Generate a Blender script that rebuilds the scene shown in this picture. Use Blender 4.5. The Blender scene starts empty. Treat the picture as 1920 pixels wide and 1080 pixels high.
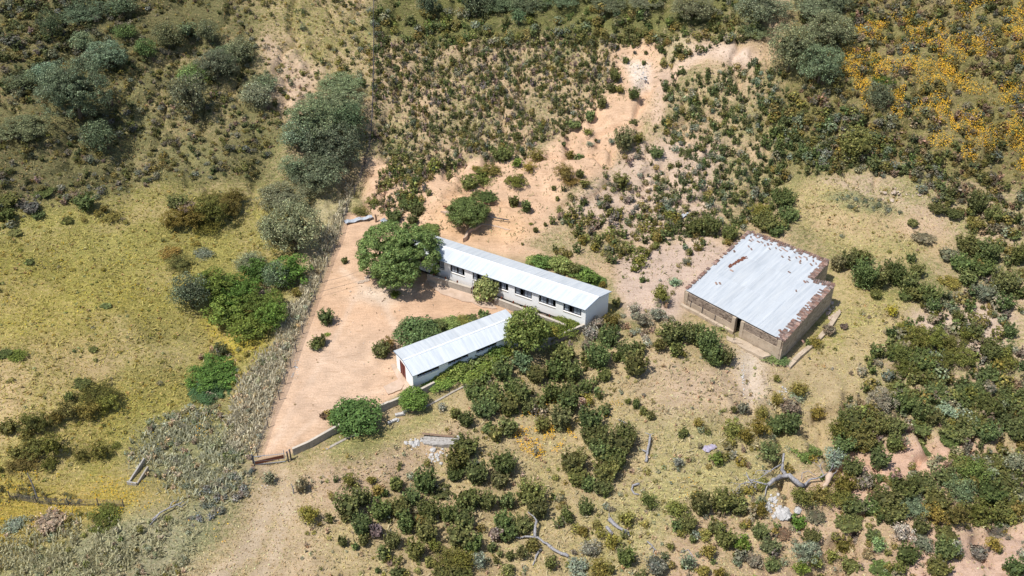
import bpy, math, random
import numpy as np

random.seed(11)
RNG = np.random.default_rng(11)
SC = bpy.context.scene
COL = SC.collection
R = math.radians

# ------------------------------------------------------------------ camera model (used to survey the ground)
FPX, PITCH, DIST = 2100.0, R(38.0), 131.0
SP, CP = math.sin(PITCH), math.cos(PITCH)
CAM = np.array([0.0, -DIST*CP, DIST*SP])

# ------------------------------------------------------------------ numpy noise
def _hash(ix, iy, seed):
    n = (ix.astype(np.int64)*374761393 + iy.astype(np.int64)*668265263 + seed*982451653) & 0x7fffffff
    n = ((n ^ (n >> 13))*1274126177) & 0x7fffffff
    n = n ^ (n >> 16)
    return (n & 0xffff)/65535.0
def vnoise(x, y, seed=0):
    x = np.asarray(x, float); y = np.asarray(y, float)
    ix = np.floor(x); iy = np.floor(y)
    fx = x-ix; fy = y-iy
    fx = fx*fx*(3-2*fx); fy = fy*fy*(3-2*fy)
    a = _hash(ix, iy, seed); b = _hash(ix+1, iy, seed); c = _hash(ix, iy+1, seed); d = _hash(ix+1, iy+1, seed)
    return (a*(1-fx)+b*fx)*(1-fy) + (c*(1-fx)+d*fx)*fy
def fbm(x, y, seed=0, o=4):
    s = 0; a = .5; t = 0
    for k in range(o):
        s = s + a*vnoise(x*2**k+17*k, y*2**k-9*k, seed+k); t += a; a *= .5
    return s/t
def sp(d, k):                       # soft ramp
    return k*np.logaddexp(0, d/k)
def sstep(a, b, x):
    t = np.clip((x-a)/(b-a), 0, 1)
    return t*t*(3-2*t)

# ------------------------------------------------------------------ the lie of the land
PADS = [(-12, -8, 17, 17), (-22, -8, 9, 9), (-8, 4, 14, 9), (3, 1, 14, 10), (31, 1, 14, 15), (-8, -15, 12, 9)]
def H(x, y):
    x = np.asarray(x, float); y = np.asarray(y, float)
    flat = np.zeros_like(x)
    for cx, cy, rx, ry in PADS:
        q = np.sqrt(((x-cx)/rx)**2 + ((y-cy)/ry)**2)
        flat = np.maximum(flat, 1-sstep(.75, 1.15, q))
    hb = .27*sp(y-(17-.22*np.clip(x, -25, 45)), 4) 
    dl = (x+28)*-.942+(y-2)*.335
    hl = .20*sp(dl-3, 4)
    hr = .20*sp((x-44)*.7+(y-16)*.7, 5)
    dn = (x+24)*.51-(y+27)*.86      # outside the yard's lower wall
    hd = -.10*sp(dn-1, 3)*sstep(-50, -20, x) - .35*sstep(-.1, .8, dn)*sstep(-26, -23, x)*sstep(10, 6, x)
    gul = -.9*np.exp(-(dl/3.5)**2)*sstep(-20, 0, y)
    n = 3.4*(fbm(x/17, y/17, 3, 3)-.5) + .55*(fbm(x/3.2, y/3.2, 8, 3)-.5)
    rg = np.abs(fbm(x/5, y/7, 21, 3)-.5)*2
    ero = -1.6*sstep(.16, .0, rg)*(sstep(20, 30, x)*sstep(-9, -15, y) + sstep(12, 18, y)*.6)
    w = 1-flat
    far = sstep(230, 120, np.hypot(x, y))
    return (hb+hl+hr)*(1-.6*flat)*1.0 + hd + (n + ero + gul)*w*far

def ray(px, py):
    u = (np.asarray(px, float)-960)/FPX; v = (540-np.asarray(py, float))/FPX
    return u, CP+v*SP, -SP+v*CP
def PZ(px, py, dz=0.0, flatz=None):
    """surveyed point: where the sight line to a measured spot meets the ground raised by dz"""
    dx, dy, dzz = ray(px, py)
    z = np.zeros_like(dx)+0.0
    for i in range(3 if flatz is not None else 15):
        t = (z-CAM[2])/dzz
        x = CAM[0]+dx*t; y = CAM[1]+dy*t
        zn = (H(x, y) if flatz is None else flatz)+dz
        z = z+(zn-z)*.6
        if flatz is not None: z = zn+0*dx; 
    t = (z-CAM[2])/dzz
    return np.array([CAM[0]+dx*t, CAM[1]+dy*t, z])
def P3(px, py, dz=0.0, flatz=None):
    p = PZ(px, py, dz, flatz); return (float(p[0]), float(p[1]), float(p[2]))
def proj(p):
    q = np.asarray(p, float)-CAM
    f = q[1]*CP-q[2]*SP; u = q[1]*SP+q[2]*CP
    return 960+FPX*q[0]/f, 540-FPX*u/f, f
def polyW(pts):
    a = np.array(pts, float); p = PZ(a[:, 0], a[:, 1]); return np.stack([p[0], p[1]], 1)
def sdist(x, y, poly):              # signed distance to polygon, positive inside
    n = len(poly); ins = np.zeros(x.shape, bool); d = np.full(x.shape, 1e9)
    for i in range(n):
        x1, y1 = poly[i]; x2, y2 = poly[(i+1) % n]
        ex, ey = x2-x1, y2-y1
        t = np.clip(((x-x1)*ex+(y-y1)*ey)/(ex*ex+ey*ey+1e-12), 0, 1)
        d = np.minimum(d, np.hypot(x-x1-t*ex, y-y1-t*ey))
        c = ((y1 > y) != (y2 > y)) & (x < (x2-x1)*(y-y1)/((y2-y1) if y2 != y1 else 1e-12)+x1)
        ins ^= c
    return np.where(ins, d, -d)

# ------------------------------------------------------------------ materials
def newmat(name):
    m = bpy.data.materials.new(name); m.use_nodes = True
    nt = m.node_tree; nt.nodes.clear()
    out = nt.nodes.new('ShaderNodeOutputMaterial'); b = nt.nodes.new('ShaderNodeBsdfPrincipled')
    nt.links.new(b.outputs[0], out.inputs[0])
    b.inputs['Roughness'].default_value = .85
    b.inputs['Specular IOR Level'].default_value = .2
    return m, nt, b
def N(nt, typ, **kw):
    n = nt.nodes.new(typ)
    for k, v in kw.items(): setattr(n, k, v)
    return n
def noise(nt, scale, detail=4, rough=.6, coord=None, dist=0):
    n = N(nt, 'ShaderNodeTexNoise'); n.inputs['Scale'].default_value = scale; n.inputs['Detail'].default_value = detail
    n.inputs['Roughness'].default_value = rough; n.inputs['Distortion'].default_value = dist
    if coord is not None: nt.links.new(coord, n.inputs['Vector'])
    return n
def ramp(nt, src, stops):
    r = N(nt, 'ShaderNodeValToRGB'); nt.links.new(src, r.inputs[0])
    e = r.color_ramp.elements
    while len(e) < len(stops): e.new(.5)
    for i, (p, c) in enumerate(stops):
        e[i].position = p; e[i].color = (*c, 1) if len(c) == 3 else c
    return r
def mixc(nt, a, b, fac, mode='MIX'):
    m = N(nt, 'ShaderNodeMix', data_type='RGBA', blend_type=mode)
    for s, v in ((m.inputs[0], fac), (m.inputs[6], a), (m.inputs[7], b)):
        if isinstance(v, (int, float)): s.default_value = v
        elif isinstance(v, tuple): s.default_value = (*v, 1) if len(v) == 3 else v
        else: nt.links.new(v, s)
    return m.outputs[2]
def bump(nt, b, h, strength=.4, dist=.05):
    n = N(nt, 'ShaderNodeBump'); n.inputs['Strength'].default_value = strength; n.inputs['Distance'].default_value = dist
    nt.links.new(h, n.inputs['Height']); nt.links.new(n.outputs[0], b.inputs['Normal'])
def simple(name, c1, c2, scale=3, rough=.85, metal=0, bmp=.3, spots=None, detail=6):
    m, nt, b = newmat(name)
    tc = N(nt, 'ShaderNodeTexCoord')
    geo = N(nt, 'ShaderNodeNewGeometry')
    n = noise(nt, scale, detail, .65, geo.outputs['Position'])
    c = ramp(nt, n.outputs[0], [(.3, c1), (.7, c2)]).outputs[0]
    if spots:
        s = noise(nt, spots[1], 5, .7, geo.outputs['Position'])
        f = ramp(nt, s.outputs[0], [(spots[2], (0, 0, 0)), (spots[2]+.08, (1, 1, 1))]).outputs[0]
        c = mixc(nt, c, spots[0], f)
    nt.links.new(c, b.inputs['Base Color'])
    b.inputs['Roughness'].default_value = rough; b.inputs['Metallic'].default_value = metal
    if bmp: bump(nt, b, n.outputs[0], bmp, .04)
    return m

def whitewash():
    m, nt, b = newmat('whitewashed_render')
    geo = N(nt, 'ShaderNodeNewGeometry'); sep = N(nt, 'ShaderNodeSeparateXYZ'); nt.links.new(geo.outputs['Position'], sep.inputs[0])
    mp = N(nt, 'ShaderNodeMapping'); mp.inputs['Scale'].default_value = (2.2, 2.2, .35); nt.links.new(geo.outputs['Position'], mp.inputs[0])
    st = noise(nt, 2.0, 6, .7, mp.outputs[0])
    c = ramp(nt, st.outputs[0], [(.26, (.74, .71, .66)), (.38, (.93, .92, .90)), (1, (.95, .95, .94))]).outputs[0]
    lo = N(nt, 'ShaderNodeMapRange'); lo.inputs[1].default_value = .05; lo.inputs[2].default_value = .8; lo.inputs[3].default_value = .4; lo.inputs[4].default_value = 0
    nt.links.new(sep.outputs[2], lo.inputs[0])
    n2 = noise(nt, 3.0, 6, .7, geo.outputs['Position'])
    mu = N(nt, 'ShaderNodeMath', operation='MULTIPLY'); nt.links.new(lo.outputs[0], mu.inputs[0]); nt.links.new(n2.outputs[0], mu.inputs[1])
    c = mixc(nt, c, (.52, .42, .32), mu.outputs[0])
    nt.links.new(c, b.inputs['Base Color']); bump(nt, b, n2.outputs[0], .25, .03)
    return m
def vcolmat(name, rough=.5, metal=.0, objcol=False, transl=0, spec=.2, noisy=None):
    m, nt, b = newmat(name)
    a = N(nt, 'ShaderNodeAttribute', attribute_name='Col'); c = a.outputs['Color']
    if objcol:
        oi = N(nt, 'ShaderNodeObjectInfo'); c = mixc(nt, c, oi.outputs['Color'], 1.0, 'MULTIPLY')
    if noisy:
        geo = N(nt, 'ShaderNodeNewGeometry')
        n = noise(nt, noisy, 6, .7, geo.outputs['Position'])
        v = ramp(nt, n.outputs[0], [(.3, (.72, .72, .74)), (.7, (1.12, 1.12, 1.1))]).outputs[0]
        c = mixc(nt, c, v, 1.0, 'MULTIPLY')
    nt.links.new(c, b.inputs['Base Color']); b.inputs['Roughness'].default_value = rough; b.inputs['Metallic'].default_value = metal
    b.inputs['Specular IOR Level'].default_value = spec
    if transl:
        out = [n for n in nt.nodes if n.type == 'OUTPUT_MATERIAL'][0]
        t = N(nt, 'ShaderNodeBsdfTranslucent'); nt.links.new(c, t.inputs[0])
        mx = N(nt, 'ShaderNodeMixShader'); mx.inputs[0].default_value = transl
        nt.links.new(b.outputs[0], mx.inputs[1]); nt.links.new(t.outputs[0], mx.inputs[2]); nt.links.new(mx.outputs[0], out.inputs[0])
    return m
def roofmat():
    m, nt, b = newmat('galvanised_roof_sheet')
    a = N(nt, 'ShaderNodeAttribute', attribute_name='Col'); uv = N(nt, 'ShaderNodeUVMap', uv_map='UV')
    mp = N(nt, 'ShaderNodeMapping'); mp.inputs['Scale'].default_value = (2.4, .22, 1); nt.links.new(uv.outputs[0], mp.inputs[0])
    n = noise(nt, 1.2, 6, .65, mp.outputs[0])
    v = ramp(nt, n.outputs[0], [(.30, (.80, .83, .86)), (.5, (.98, .99, 1.0)), (.72, (1.14, 1.13, 1.10))]).outputs[0]
    c = mixc(nt, a.outputs['Color'], v, 1.0, 'MULTIPLY')
    n2 = noise(nt, .55, 7, .7, uv.outputs[0])
    f = ramp(nt, n2.outputs[0], [(.66, (0, 0, 0)), (.76, (1, 1, 1))]).outputs[0]
    c = mixc(nt, c, (.40, .36, .33), f)
    nt.links.new(c, b.inputs['Base Color'])
    b.inputs['Roughness'].default_value = .42; b.inputs['Metallic'].default_value = .15; b.inputs['Specular IOR Level'].default_value = .35
    mp3 = N(nt, 'ShaderNodeMapping'); mp3.inputs['Scale'].default_value = (3.0, .35, 1); nt.links.new(uv.outputs[0], mp3.inputs[0])
    n6 = noise(nt, .9, 8, .75, mp3.outputs[0]); f6 = ramp(nt, n6.outputs[0], [(.60, (0, 0, 0)), (.78, (.5, .5, .5))]).outputs[0]
    c = mixc(nt, c, (.42, .36, .30), f6); nt.links.new(c, b.inputs['Base Color'])
    w = N(nt, 'ShaderNodeTexWave', wave_type='BANDS', bands_direction='X'); w.inputs['Scale'].default_value = 2.0
    nt.links.new(uv.outputs[0], w.inputs[0])
    bump(nt, b, w.outputs[0], .35, .03)
    return m
def stonemat(name, c1, c2, mortar, scale=3.2):
    m, nt, b = newmat(name)
    geo = N(nt, 'ShaderNodeNewGeometry'); mp = N(nt, 'ShaderNodeMapping'); mp.inputs['Scale'].default_value = (1, 1, 2.2)
    nt.links.new(geo.outputs['Position'], mp.inputs[0])
    v = N(nt, 'ShaderNodeTexVoronoi'); v.inputs['Scale'].default_value = scale; nt.links.new(mp.outputs[0], v.inputs['Vector'])
    e = N(nt, 'ShaderNodeTexVoronoi', feature='DISTANCE_TO_EDGE'); e.inputs['Scale'].default_value = scale; nt.links.new(mp.outputs[0], e.inputs['Vector'])
    c = ramp(nt, v.outputs['Color'], [(.2, c1), (.8, c2)]).outputs[0]
    f = ramp(nt, e.outputs[0], [(.03, (1, 1, 1)), (.10, (0, 0, 0))]).outputs[0]
    c = mixc(nt, c, mortar, f)
    nt.links.new(c, b.inputs['Base Color']); bump(nt, b, e.outputs[0], .8, .06)
    return m

M = {}
M['white'] = whitewash()
M['roof'] = roofmat()
M['leaf'] = vcolmat('leaf_foliage', .65, 0, True, .22, .15)
M['scrub'] = vcolmat('scrub_foliage', .7, 0, False, .30, .2)
M['flower'] = vcolmat('flower_petals', .7, 0, False, .25, .1)
M['bark'] = simple('tree_bark', (.09, .07, .05), (.2, .16, .12), 9)
M['deadwood'] = simple('bleached_dead_wood', (.17, .16, .165), (.50, .485, .495), 13, bmp=1, spots=((.07, .06, .06), 11, .54))
M['block'] = simple('grey_concrete_block', (.30, .265, .22), (.44, .39, .33), 2.2, spots=((.22, .18, .14), 3.5, .58))
M['blocktop'] = simple('pale_concrete_coping', (.44, .38, .31), (.56, .50, .42), 3)
M['slab'] = simple('sandy_concrete_slab', (.44, .32, .23), (.58, .44, .34), 1.6, spots=((.38, .27, .2), 4, .6))
M['rust'] = simple('rusty_brown_steel', (.10, .035, .022), (.22, .085, .05), 6)
M['darkmetal'] = simple('dark_weathered_metal', (.05, .05, .06), (.12, .11, .12), 6)
M['greymetal'] = simple('grey_metal_tube', (.30, .31, .33), (.42, .43, .45), 6, .5)
M['scrapmetal'] = simple('dull_galvanised_scrap', (.32, .35, .38), (.50, .53, .57), 3, .5, spots=((.22, .12, .07), 4, .60))
M['dark'] = simple('dark_interior', (.012, .011, .010), (.022, .02, .018), 3, bmp=0)
M['pane'] = simple('grey_reflecting_pane', (.16, .19, .23), (.42, .46, .52), 1.7, .25, bmp=0)  # pale grey reflection put into the pane colour
M['blueshade'] = simple('blue_grey_edge_shade', (.10, .135, .18), (.16, .20, .25), 3)  # bluish eave shade put into the colour of the roof edge strips
M['maroon'] = simple('faded_maroon_door_paint', (.11, .025, .025), (.20, .055, .045), 4, .6, spots=((.35, .3, .28), 5, .60))
M['plaster'] = simple('weathered_beige_plaster', (.36, .28, .20), (.56, .46, .35), 1.3, spots=((.26, .2, .15), 2.6, .56))
M['stone'] = stonemat('rubble_stone_masonry', (.10, .075, .06), (.34, .27, .21), (.30, .23, .18))
M['beigestone'] = stonemat('beige_rubble_wall', (.30, .235, .17), (.54, .45, .34), (.44, .36, .27), 2.1)
M['palestone'] = simple('pale_rubble', (.34, .32, .30), (.62, .60, .57), 4, bmp=.8, spots=((.3, .26, .23), 5, .58))
M['greystone'] = simple('grey_lichened_concrete', (.26, .24, .22), (.48, .45, .41), 4, bmp=.8, spots=((.2, .18, .15), 5, .55))
M['tanrock'] = simple('tan_rock', (.36, .27, .2), (.56, .46, .37), 3, bmp=.8)
M['wood'] = simple('old_timber', (.16, .10, .07), (.30, .2, .14), 8)
M['lilac'] = simple('lilac_white_plastic', (.28, .24, .32), (.50, .45, .54), 6)

def tilemat():
    m, nt, b = newmat('terracotta_roof_tile')
    a = N(nt, 'ShaderNodeAttribute', attribute_name='Col')
    geo = N(nt, 'ShaderNodeNewGeometry'); n = noise(nt, 6, 5, .7, geo.outputs['Position'])
    v = ramp(nt, n.outputs[0], [(.3, (.65, .65, .68)), (.7, (1.15, 1.1, 1.1))]).outputs[0]
    nt.links.new(mixc(nt, a.outputs['Color'], v, 1.0, 'MULTIPLY'), b.inputs['Base Color']); bump(nt, b, n.outputs[0], .4, .03)
    return m
M['tile'] = tilemat()

# ------------------------------------------------------------------ object helpers
def tag(o, label=None, cat=None, group=None, kind=None):
    if label: o['label'] = label
    if cat: o['category'] = cat
    if group: o['group'] = group
    if kind: o['kind'] = kind
    return o
def thing(name, label, cat, loc, group=None):
    o = bpy.data.objects.new(name, None); COL.objects.link(o); o.location = loc
    o.empty_display_size = .5
    return tag(o, label, cat, group)
class MB:
    def __init__(s): s.v = []; s.f = []; s.c = []; s.uv = None
    def add(s, v, f, col=(1, 1, 1)):
        n = len(s.v); s.v += [tuple(p) for p in v]; s.f += [tuple(i+n for i in q) for q in f]; s.c += [col]*len(v); return s
    def hexa(s, b, t, col=(1, 1, 1)):      # bottom 4 and top 4 points, counter-clockwise
        return s.add(list(b)+list(t), [(3, 2, 1, 0), (4, 5, 6, 7), (0, 1, 5, 4), (1, 2, 6, 5), (2, 3, 7, 6), (3, 0, 4, 7)], col)
    def box(s, c, sx, sy, sz, rz=0, col=(1, 1, 1), tilt=0):
        ca, sa = math.cos(rz), math.sin(rz); ct, st_ = math.cos(tilt), math.sin(tilt); o = []
        for z in (-sz/2, sz/2):
            for x, y in ((-sx/2, -sy/2), (sx/2, -sy/2), (sx/2, sy/2), (-sx/2, sy/2)):
                x2, z2 = x*ct-z*st_, x*st_+z*ct
                o.append((c[0]+x2*ca-y*sa, c[1]+x2*sa+y*ca, c[2]+z2))
        return s.hexa(o[:4], o[4:], col)
    def tube(s, pts, rad, n=7, col=(1, 1, 1), wob=0):
        pts = [np.array(p, float) for p in pts]; base = len(s.v); k = len(pts)
        if not hasattr(rad, '__len__'): rad = [rad]*k
        for i, p in enumerate(pts):
            t = pts[min(i+1, k-1)]-pts[max(i-1, 0)]; t /= np.linalg.norm(t)+1e-9
            a = np.cross(t, (0, 0, 1.) if abs(t[2]) < .9 else (1., 0, 0)); a /= np.linalg.norm(a); b = np.cross(t, a)
            for j in range(n):
                an = 2*math.pi*j/n; r = rad[i]*(1+wob*(random.random()-.5))
                q = p+(a*math.cos(an)+b*math.sin(an))*r
                s.v.append(tuple(q)); s.c.append(col)
        for i in range(k-1):
            for j in range(n):
                s.f.append((base+i*n+j, base+i*n+(j+1) % n, base+(i+1)*n+(j+1) % n, base+(i+1)*n+j))
        s.f.append(tuple(base+j for j in range(n))[::-1]); s.f.append(tuple(base+(k-1)*n+j for j in range(n)))
        return s
    def rock(s, c, r, col=(1, 1, 1), flat=.6):
        import itertools
        ph = (1+5**.5)/2
        vs = [(-1, ph, 0), (1, ph, 0), (-1, -ph, 0), (1, -ph, 0), (0, -1, ph), (0, 1, ph), (0, -1, -ph), (0, 1, -ph), (ph, 0, -1), (ph, 0, 1), (-ph, 0, -1), (-ph, 0, 1)]
        fs = [(0, 11, 5), (0, 5, 1), (0, 1, 7), (0, 7, 10), (0, 10, 11), (1, 5, 9), (5, 11, 4), (11, 10, 2), (10, 7, 6), (7, 1, 8), (3, 9, 4), (3, 4, 2), (3, 2, 6), (3, 6, 8), (3, 8, 9), (4, 9, 5), (2, 4, 11), (6, 2, 10), (8, 6, 7), (9, 8, 1)]
        sx, sy = random.uniform(.7, 1.3), random.uniform(.7, 1.3); a = random.uniform(0, 6.3)
        o = []
        for v in vs:
            k = r/1.9*random.uniform(.75, 1.2)
            x, y = v[0]*k*sx, v[1]*k*sy
            o.append((c[0]+x*math.cos(a)-y*math.sin(a), c[1]+x*math.sin(a)+y*math.cos(a), c[2]+v[2]*k*flat))
        return s.add(o, fs, col)
    def build(s, name, mat, parent=None, smooth=False, off=None):
        me = bpy.data.meshes.new(name)
        o_ = parent.location if parent is not None else ((0, 0, 0) if off is None else off)
        vs = [(v[0]-o_[0], v[1]-o_[1], v[2]-o_[2]) for v in s.v]
        me.from_pydata(vs, [], s.f); me.materials.append(mat)
        ca = me.color_attributes.new('Col', 'FLOAT_COLOR', 'POINT')
        ca.data.foreach_set('color', np.array([(*c, 1) for c in s.c], np.float32).ravel())
        if smooth: me.polygons.foreach_set('use_smooth', [True]*len(me.polygons))
        me.update()
        o = bpy.data.objects.new(name, me); COL.objects.link(o)
        if parent is not None:
            o.parent = parent
        elif off is not None: o.location = off
        return o
def subpart(mb, name, mat, part, smooth=False):
    """child of a part mesh (the part sits at its thing's origin)"""
    root = part.parent
    o = mb.build(name, mat, root, smooth); o.parent = part; return o

# ------------------------------------------------------------------ GROUND
fx = np.concatenate([-np.geomspace(700, 82, 26), np.arange(-80, 80.01, .36), np.geomspace(82, 700, 26)])
fy = np.concatenate([-np.geomspace(500, 50, 16), np.arange(-48, 72.01, .36), np.geomspace(74, 900, 26)])
GX, GY = np.meshgrid(fx, fy)
GZ = H(GX, GY)
nx, ny = len(fx), len(fy)
fine = (np.abs(GX) < 82) & (GY > -50) & (GY < 74)
X1, Y1 = GX.ravel(), GY.ravel()
wob = 1.6*(fbm(X1/2.2, Y1/2.2, 40, 4)-.5) + 3.0*(fbm(X1/7, Y1/7, 41, 3)-.5)
soil = np.tile(np.array([.36, .27, .16]), (len(X1), 1)); veg = np.tile(np.array([.17, .17, .07]), (len(X1), 1)); cov = np.full(len(X1), .5)
def region(pts, s=None, v=None, c=None, feather=1.5, w=1.0, wb=1.0):
    global soil, veg, cov
    d = sdist(X1, Y1, polyW(pts)) + wob*wb
    k = (sstep(-feather, feather, d)*w)
    if s is not None: soil[:] = soil*(1-k[:, None]) + np.array(s)*k[:, None]
    if v is not None: veg[:] = veg*(1-k[:, None]) + np.array(v)*k[:, None]
    if c is not None: cov[:] = cov*(1-k)+c*k
SAND = (.53, .358, .235); SANDO = (.51, .325, .18); TAN = (.37, .285, .165)
region([(-80, -60), (500, -60), (480, 130), (545, 230), (480, 350), (300, 345), (-80, 430)], (.30, .215, .12), (.125, .118, .055), .68, 3)
region([(250, 80), (480, 60), (540, 230), (420, 340), (200, 330), (180, 250)], (.32, .25, .13), (.17, .16, .075), .55, 4, .8)
region([(470, -60), (705, -60), (700, 130), (620, 150), (560, 240), (500, 140)], (.42, .31, .19), (.22, .20, .08), .5, 3)
region([(500, 80), (600, 130), (560, 230), (520, 200)], (.46, .34, .24), (.3, .26, .15), .3, 2)
region([(-80, 420), (300, 340), (560, 370), (650, 380), (600, 520), (500, 760), (400, 900), (-80, 1150)], (.37, .29, .14), (.235, .215, .068), .6, 3)
region([(-60, 460), (280, 520), (330, 640), (200, 700), (-60, 640)], (.385, .30, .12), (.26, .23, .062), .6, 5, .8)
region([(-80, 660), (250, 650), (230, 760), (60, 860), (-80, 850)], (.44, .32, .18), (.30, .25, .10), .45, 4, .8)
region([(200, 600), (420, 600), (420, 700), (330, 760), (200, 720)], (.36, .28, .15), (.25, .22, .085), .6, 3, .7)
region([(150, 700), (420, 720), (420, 800), (250, 860), (100, 830)], (.375, .29, .12), (.25, .225, .062), .6, 4, .8)
region([(380, 590), (520, 640), (440, 680), (390, 650)], (.42, .32, .08), (.34, .28, .04), .6, 2, .7)
region([(-80, 905), (420, 900), (330, 1000), (-80, 1100)], (.38, .28, .10), (.30, .23, .05), .6, 3, .8)
region([(250, 960), (470, 870), (480, 900), (370, 1090), (-60, 1110), (60, 1010)], (.30, .26, .17), (.20, .20, .12), .6, 3)
region([(260, 800), (420, 740), (470, 830), (430, 900), (270, 900)], (.27, .25, .15), (.19, .19, .11), .6, 3, .8)
region([(590, 390), (652, 380), (600, 540), (490, 840), (440, 840), (520, 640)], (.40, .32, .21), (.30, .26, .17), .5, 2, .9, .5)
region([(560, 370), (650, 370), (620, 450), (590, 480)], (.40, .34, .20), (.31, .28, .15), .5, 2, .8, .5)
# middle slope
region([(705, -60), (1500, -60), (1500, 480), (1250, 560), (1000, 480), (700, 420)], (.43, .31, .20), (.22, .20, .10), .5, 2)
region([(705, -60), (1440, -60), (1430, 70), (1150, 80), (705, 60)], (.31, .24, .14), (.13, .13, .05), .68, 2)
region([(1130, 70), (1300, 60), (1290, 110), (1250, 130), (1240, 90)], (.42, .34, .21), (.24, .22, .11), .5, 2)
# sand
region([(688, 300), (730, 290), (745, 350), (820, 320), (900, 300), (1000, 300), (1090, 230), (1150, 160), (1155, 90), (1235, 82), (1228, 165), (1190, 250), (1130, 330), (1060, 350), (1030, 420), (985, 450), (1060, 490), (930, 480), (800, 430), (690, 420)], SAND, (.30, .24, .14), .06, 1.2, 1, .7)
region([(860, 360), (980, 400), (1010, 440), (960, 460), (850, 440), (820, 400)], SANDO, None, .05, 2, .7)
region([(1290, 82), (1330, 76), (1425, 90), (1412, 122), (1330, 108), (1285, 125)], (.52, .40, .31), None, .03, 1, 1, .5)
region([(1235, 130), (1290, 108), (1290, 120), (1245, 160), (1235, 230), (1225, 230)], (.52, .38, .28), None, .05, 1, .9, .3)
region([(1170, 110), (1215, 120), (1215, 165), (1190, 165)], (.60, .52, .44), None, .02, 1, .8, .4)
region([(1160, 480), (1330, 440), (1390, 480), (1290, 560), (1280, 620), (1170, 600)], (.47, .36, .29), (.28, .24, .17), .15, 1.5, .9)
region([(1190, 260), (1360, 280), (1330, 440), (1180, 450), (1060, 400), (1120, 340)], (.47, .36, .28), (.22, .2, .12), .3, 2, .8)
# yard
YARD = [(652, 398), (700, 408), (800, 430), (880, 470), (960, 580), (960, 600), (770, 722), (700, 768), (620, 810), (545, 850), (484, 862), (505, 800), (590, 562), (640, 440)]
region(YARD, SAND, (.3, .26, .13), .02, .25, 1, .12)
region([(650, 560), (740, 540), (860, 560), (860, 600), (700, 640), (640, 600)], (.55, .36, .235), None, .02, 3, .6)
for pth in ([(640, 500), (720, 560), (760, 640), (745, 700), (738, 705), (750, 640), (712, 566), (636, 508)], [(500, 845), (560, 740), (620, 640), (660, 560), (668, 562), (628, 644), (570, 745), (512, 850)], [(760, 730), (700, 740), (620, 770), (540, 840), (532, 836), (614, 762), (698, 732), (758, 722)]):
    region(pth, (.60, .46, .35), None, .02, .35, .55, .15)
for bl in ([(600, 560), (650, 570), (640, 610), (590, 600)], [(790, 560), (860, 565), (900, 590), (820, 600)], [(650, 680), (720, 690), (700, 740), (640, 720)], [(560, 720), (600, 730), (580, 790), (545, 780)]):
    region(bl, (.50, .32, .20), None, .02, 1.6, .55, .8)
region([(560, 620), (760, 640), (700, 760), (520, 830)], (.545, .395, .285), None, .02, 4, .7)
region([(670, 540), (760, 545), (720, 565), (660, 560)], (.60, .50, .40), None, .02, 1.5, .6)
# lower middle slope and barn meadow
region([(545, 868), (700, 800), (900, 720), (1100, 640), (1290, 600), (1480, 690), (1700, 560), (1690, 700), (1560, 850), (1450, 930), (1250, 1000), (1200, 1110), (560, 1110)], TAN, (.29, .25, .12), .45, 2)
region([(560, 880), (860, 800), (900, 840), (760, 900), (620, 960), (560, 950)], (.40, .29, .20), (.31, .25, .14), .35, 2, .8)
region([(620, 815), (720, 800), (790, 790), (700, 850), (620, 850)], None, (.24, .24, .09), .7, 2, .8)
region([(1190, 660), (1480, 690), (1440, 760), (1230, 800)], (.42, .31, .22), (.33, .27, .15), .35, 3, .8)
region([(1380, 650), (1430, 650), (1440, 740), (1410, 760), (1385, 720)], (.52, .44, .36), None, .1, 1.5, .7, .5)
region([(1180, 780), (1460, 800), (1450, 930), (1200, 960)], (.36, .29, .17), (.29, .26, .125), .55, 3, .8)
region([(1100, 940), (1330, 900), (1330, 1010), (1150, 1060)], (.36, .30, .17), (.30, .275, .125), .55, 3, .8)
region([(1450, 360), (1580, 335), (1720, 380), (1810, 420), (1790, 450), (1700, 500), (1580, 470), (1500, 430)], (.38, .28, .16), (.28, .25, .11), .5, 1.5)
region([(1540, 500), (1700, 560), (1680, 640), (1500, 700), (1500, 650)], (.40, .31, .16), (.28, .26, .09), .5, 2, .8)
region([(1540, 335), (1640, 335), (1790, 385), (1760, 412), (1690, 385), (1600, 360)], (.46, .37, .29), None, .1, 1.2, .9, .5)
region([(1690, 420), (1810, 415), (1800, 440), (1700, 440)], (.46, .33, .22), None, .1, 1.2, .8, .5)
region([(1540, 370), (1620, 360), (1700, 390), (1690, 400), (1600, 390)], None, (.15, .16, .10), .8, 1.2, .8, .5)
# right hill
region([(1500, -60), (2100, -60), (2100, 470), (1830, 440), (1700, 330), (1500, 330), (1440, 200)], (.29, .21, .12), (.16, .145, .06), .65, 3)
region([(1560, 330), (2100, 380), (2100, 900), (1560, 900), (1700, 620), (1820, 470)], (.42, .31, .21), (.23, .215, .10), .5, 3)
region([(1720, 590), (1880, 560), (1900, 680), (1740, 660)], (.48, .38, .31), None, .1, 2, .8)
region([(1560, 860), (1750, 820), (2100, 760), (2100, 1120), (1240, 1120), (1280, 950), (1450, 960)], (.42, .30, .20), (.32, .26, .145), .45, 2)
region([(1590, 850), (1830, 830), (1760, 900), (1600, 940), (1590, 980), (1560, 900)], (.50, .33, .235), None, .05, 1.5, 1)
region([(1700, 1000), (1800, 1010), (2000, 980), (2000, 1110), (1700, 1110)], (.48, .33, .25), None, .08, 1.5, .8)
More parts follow.
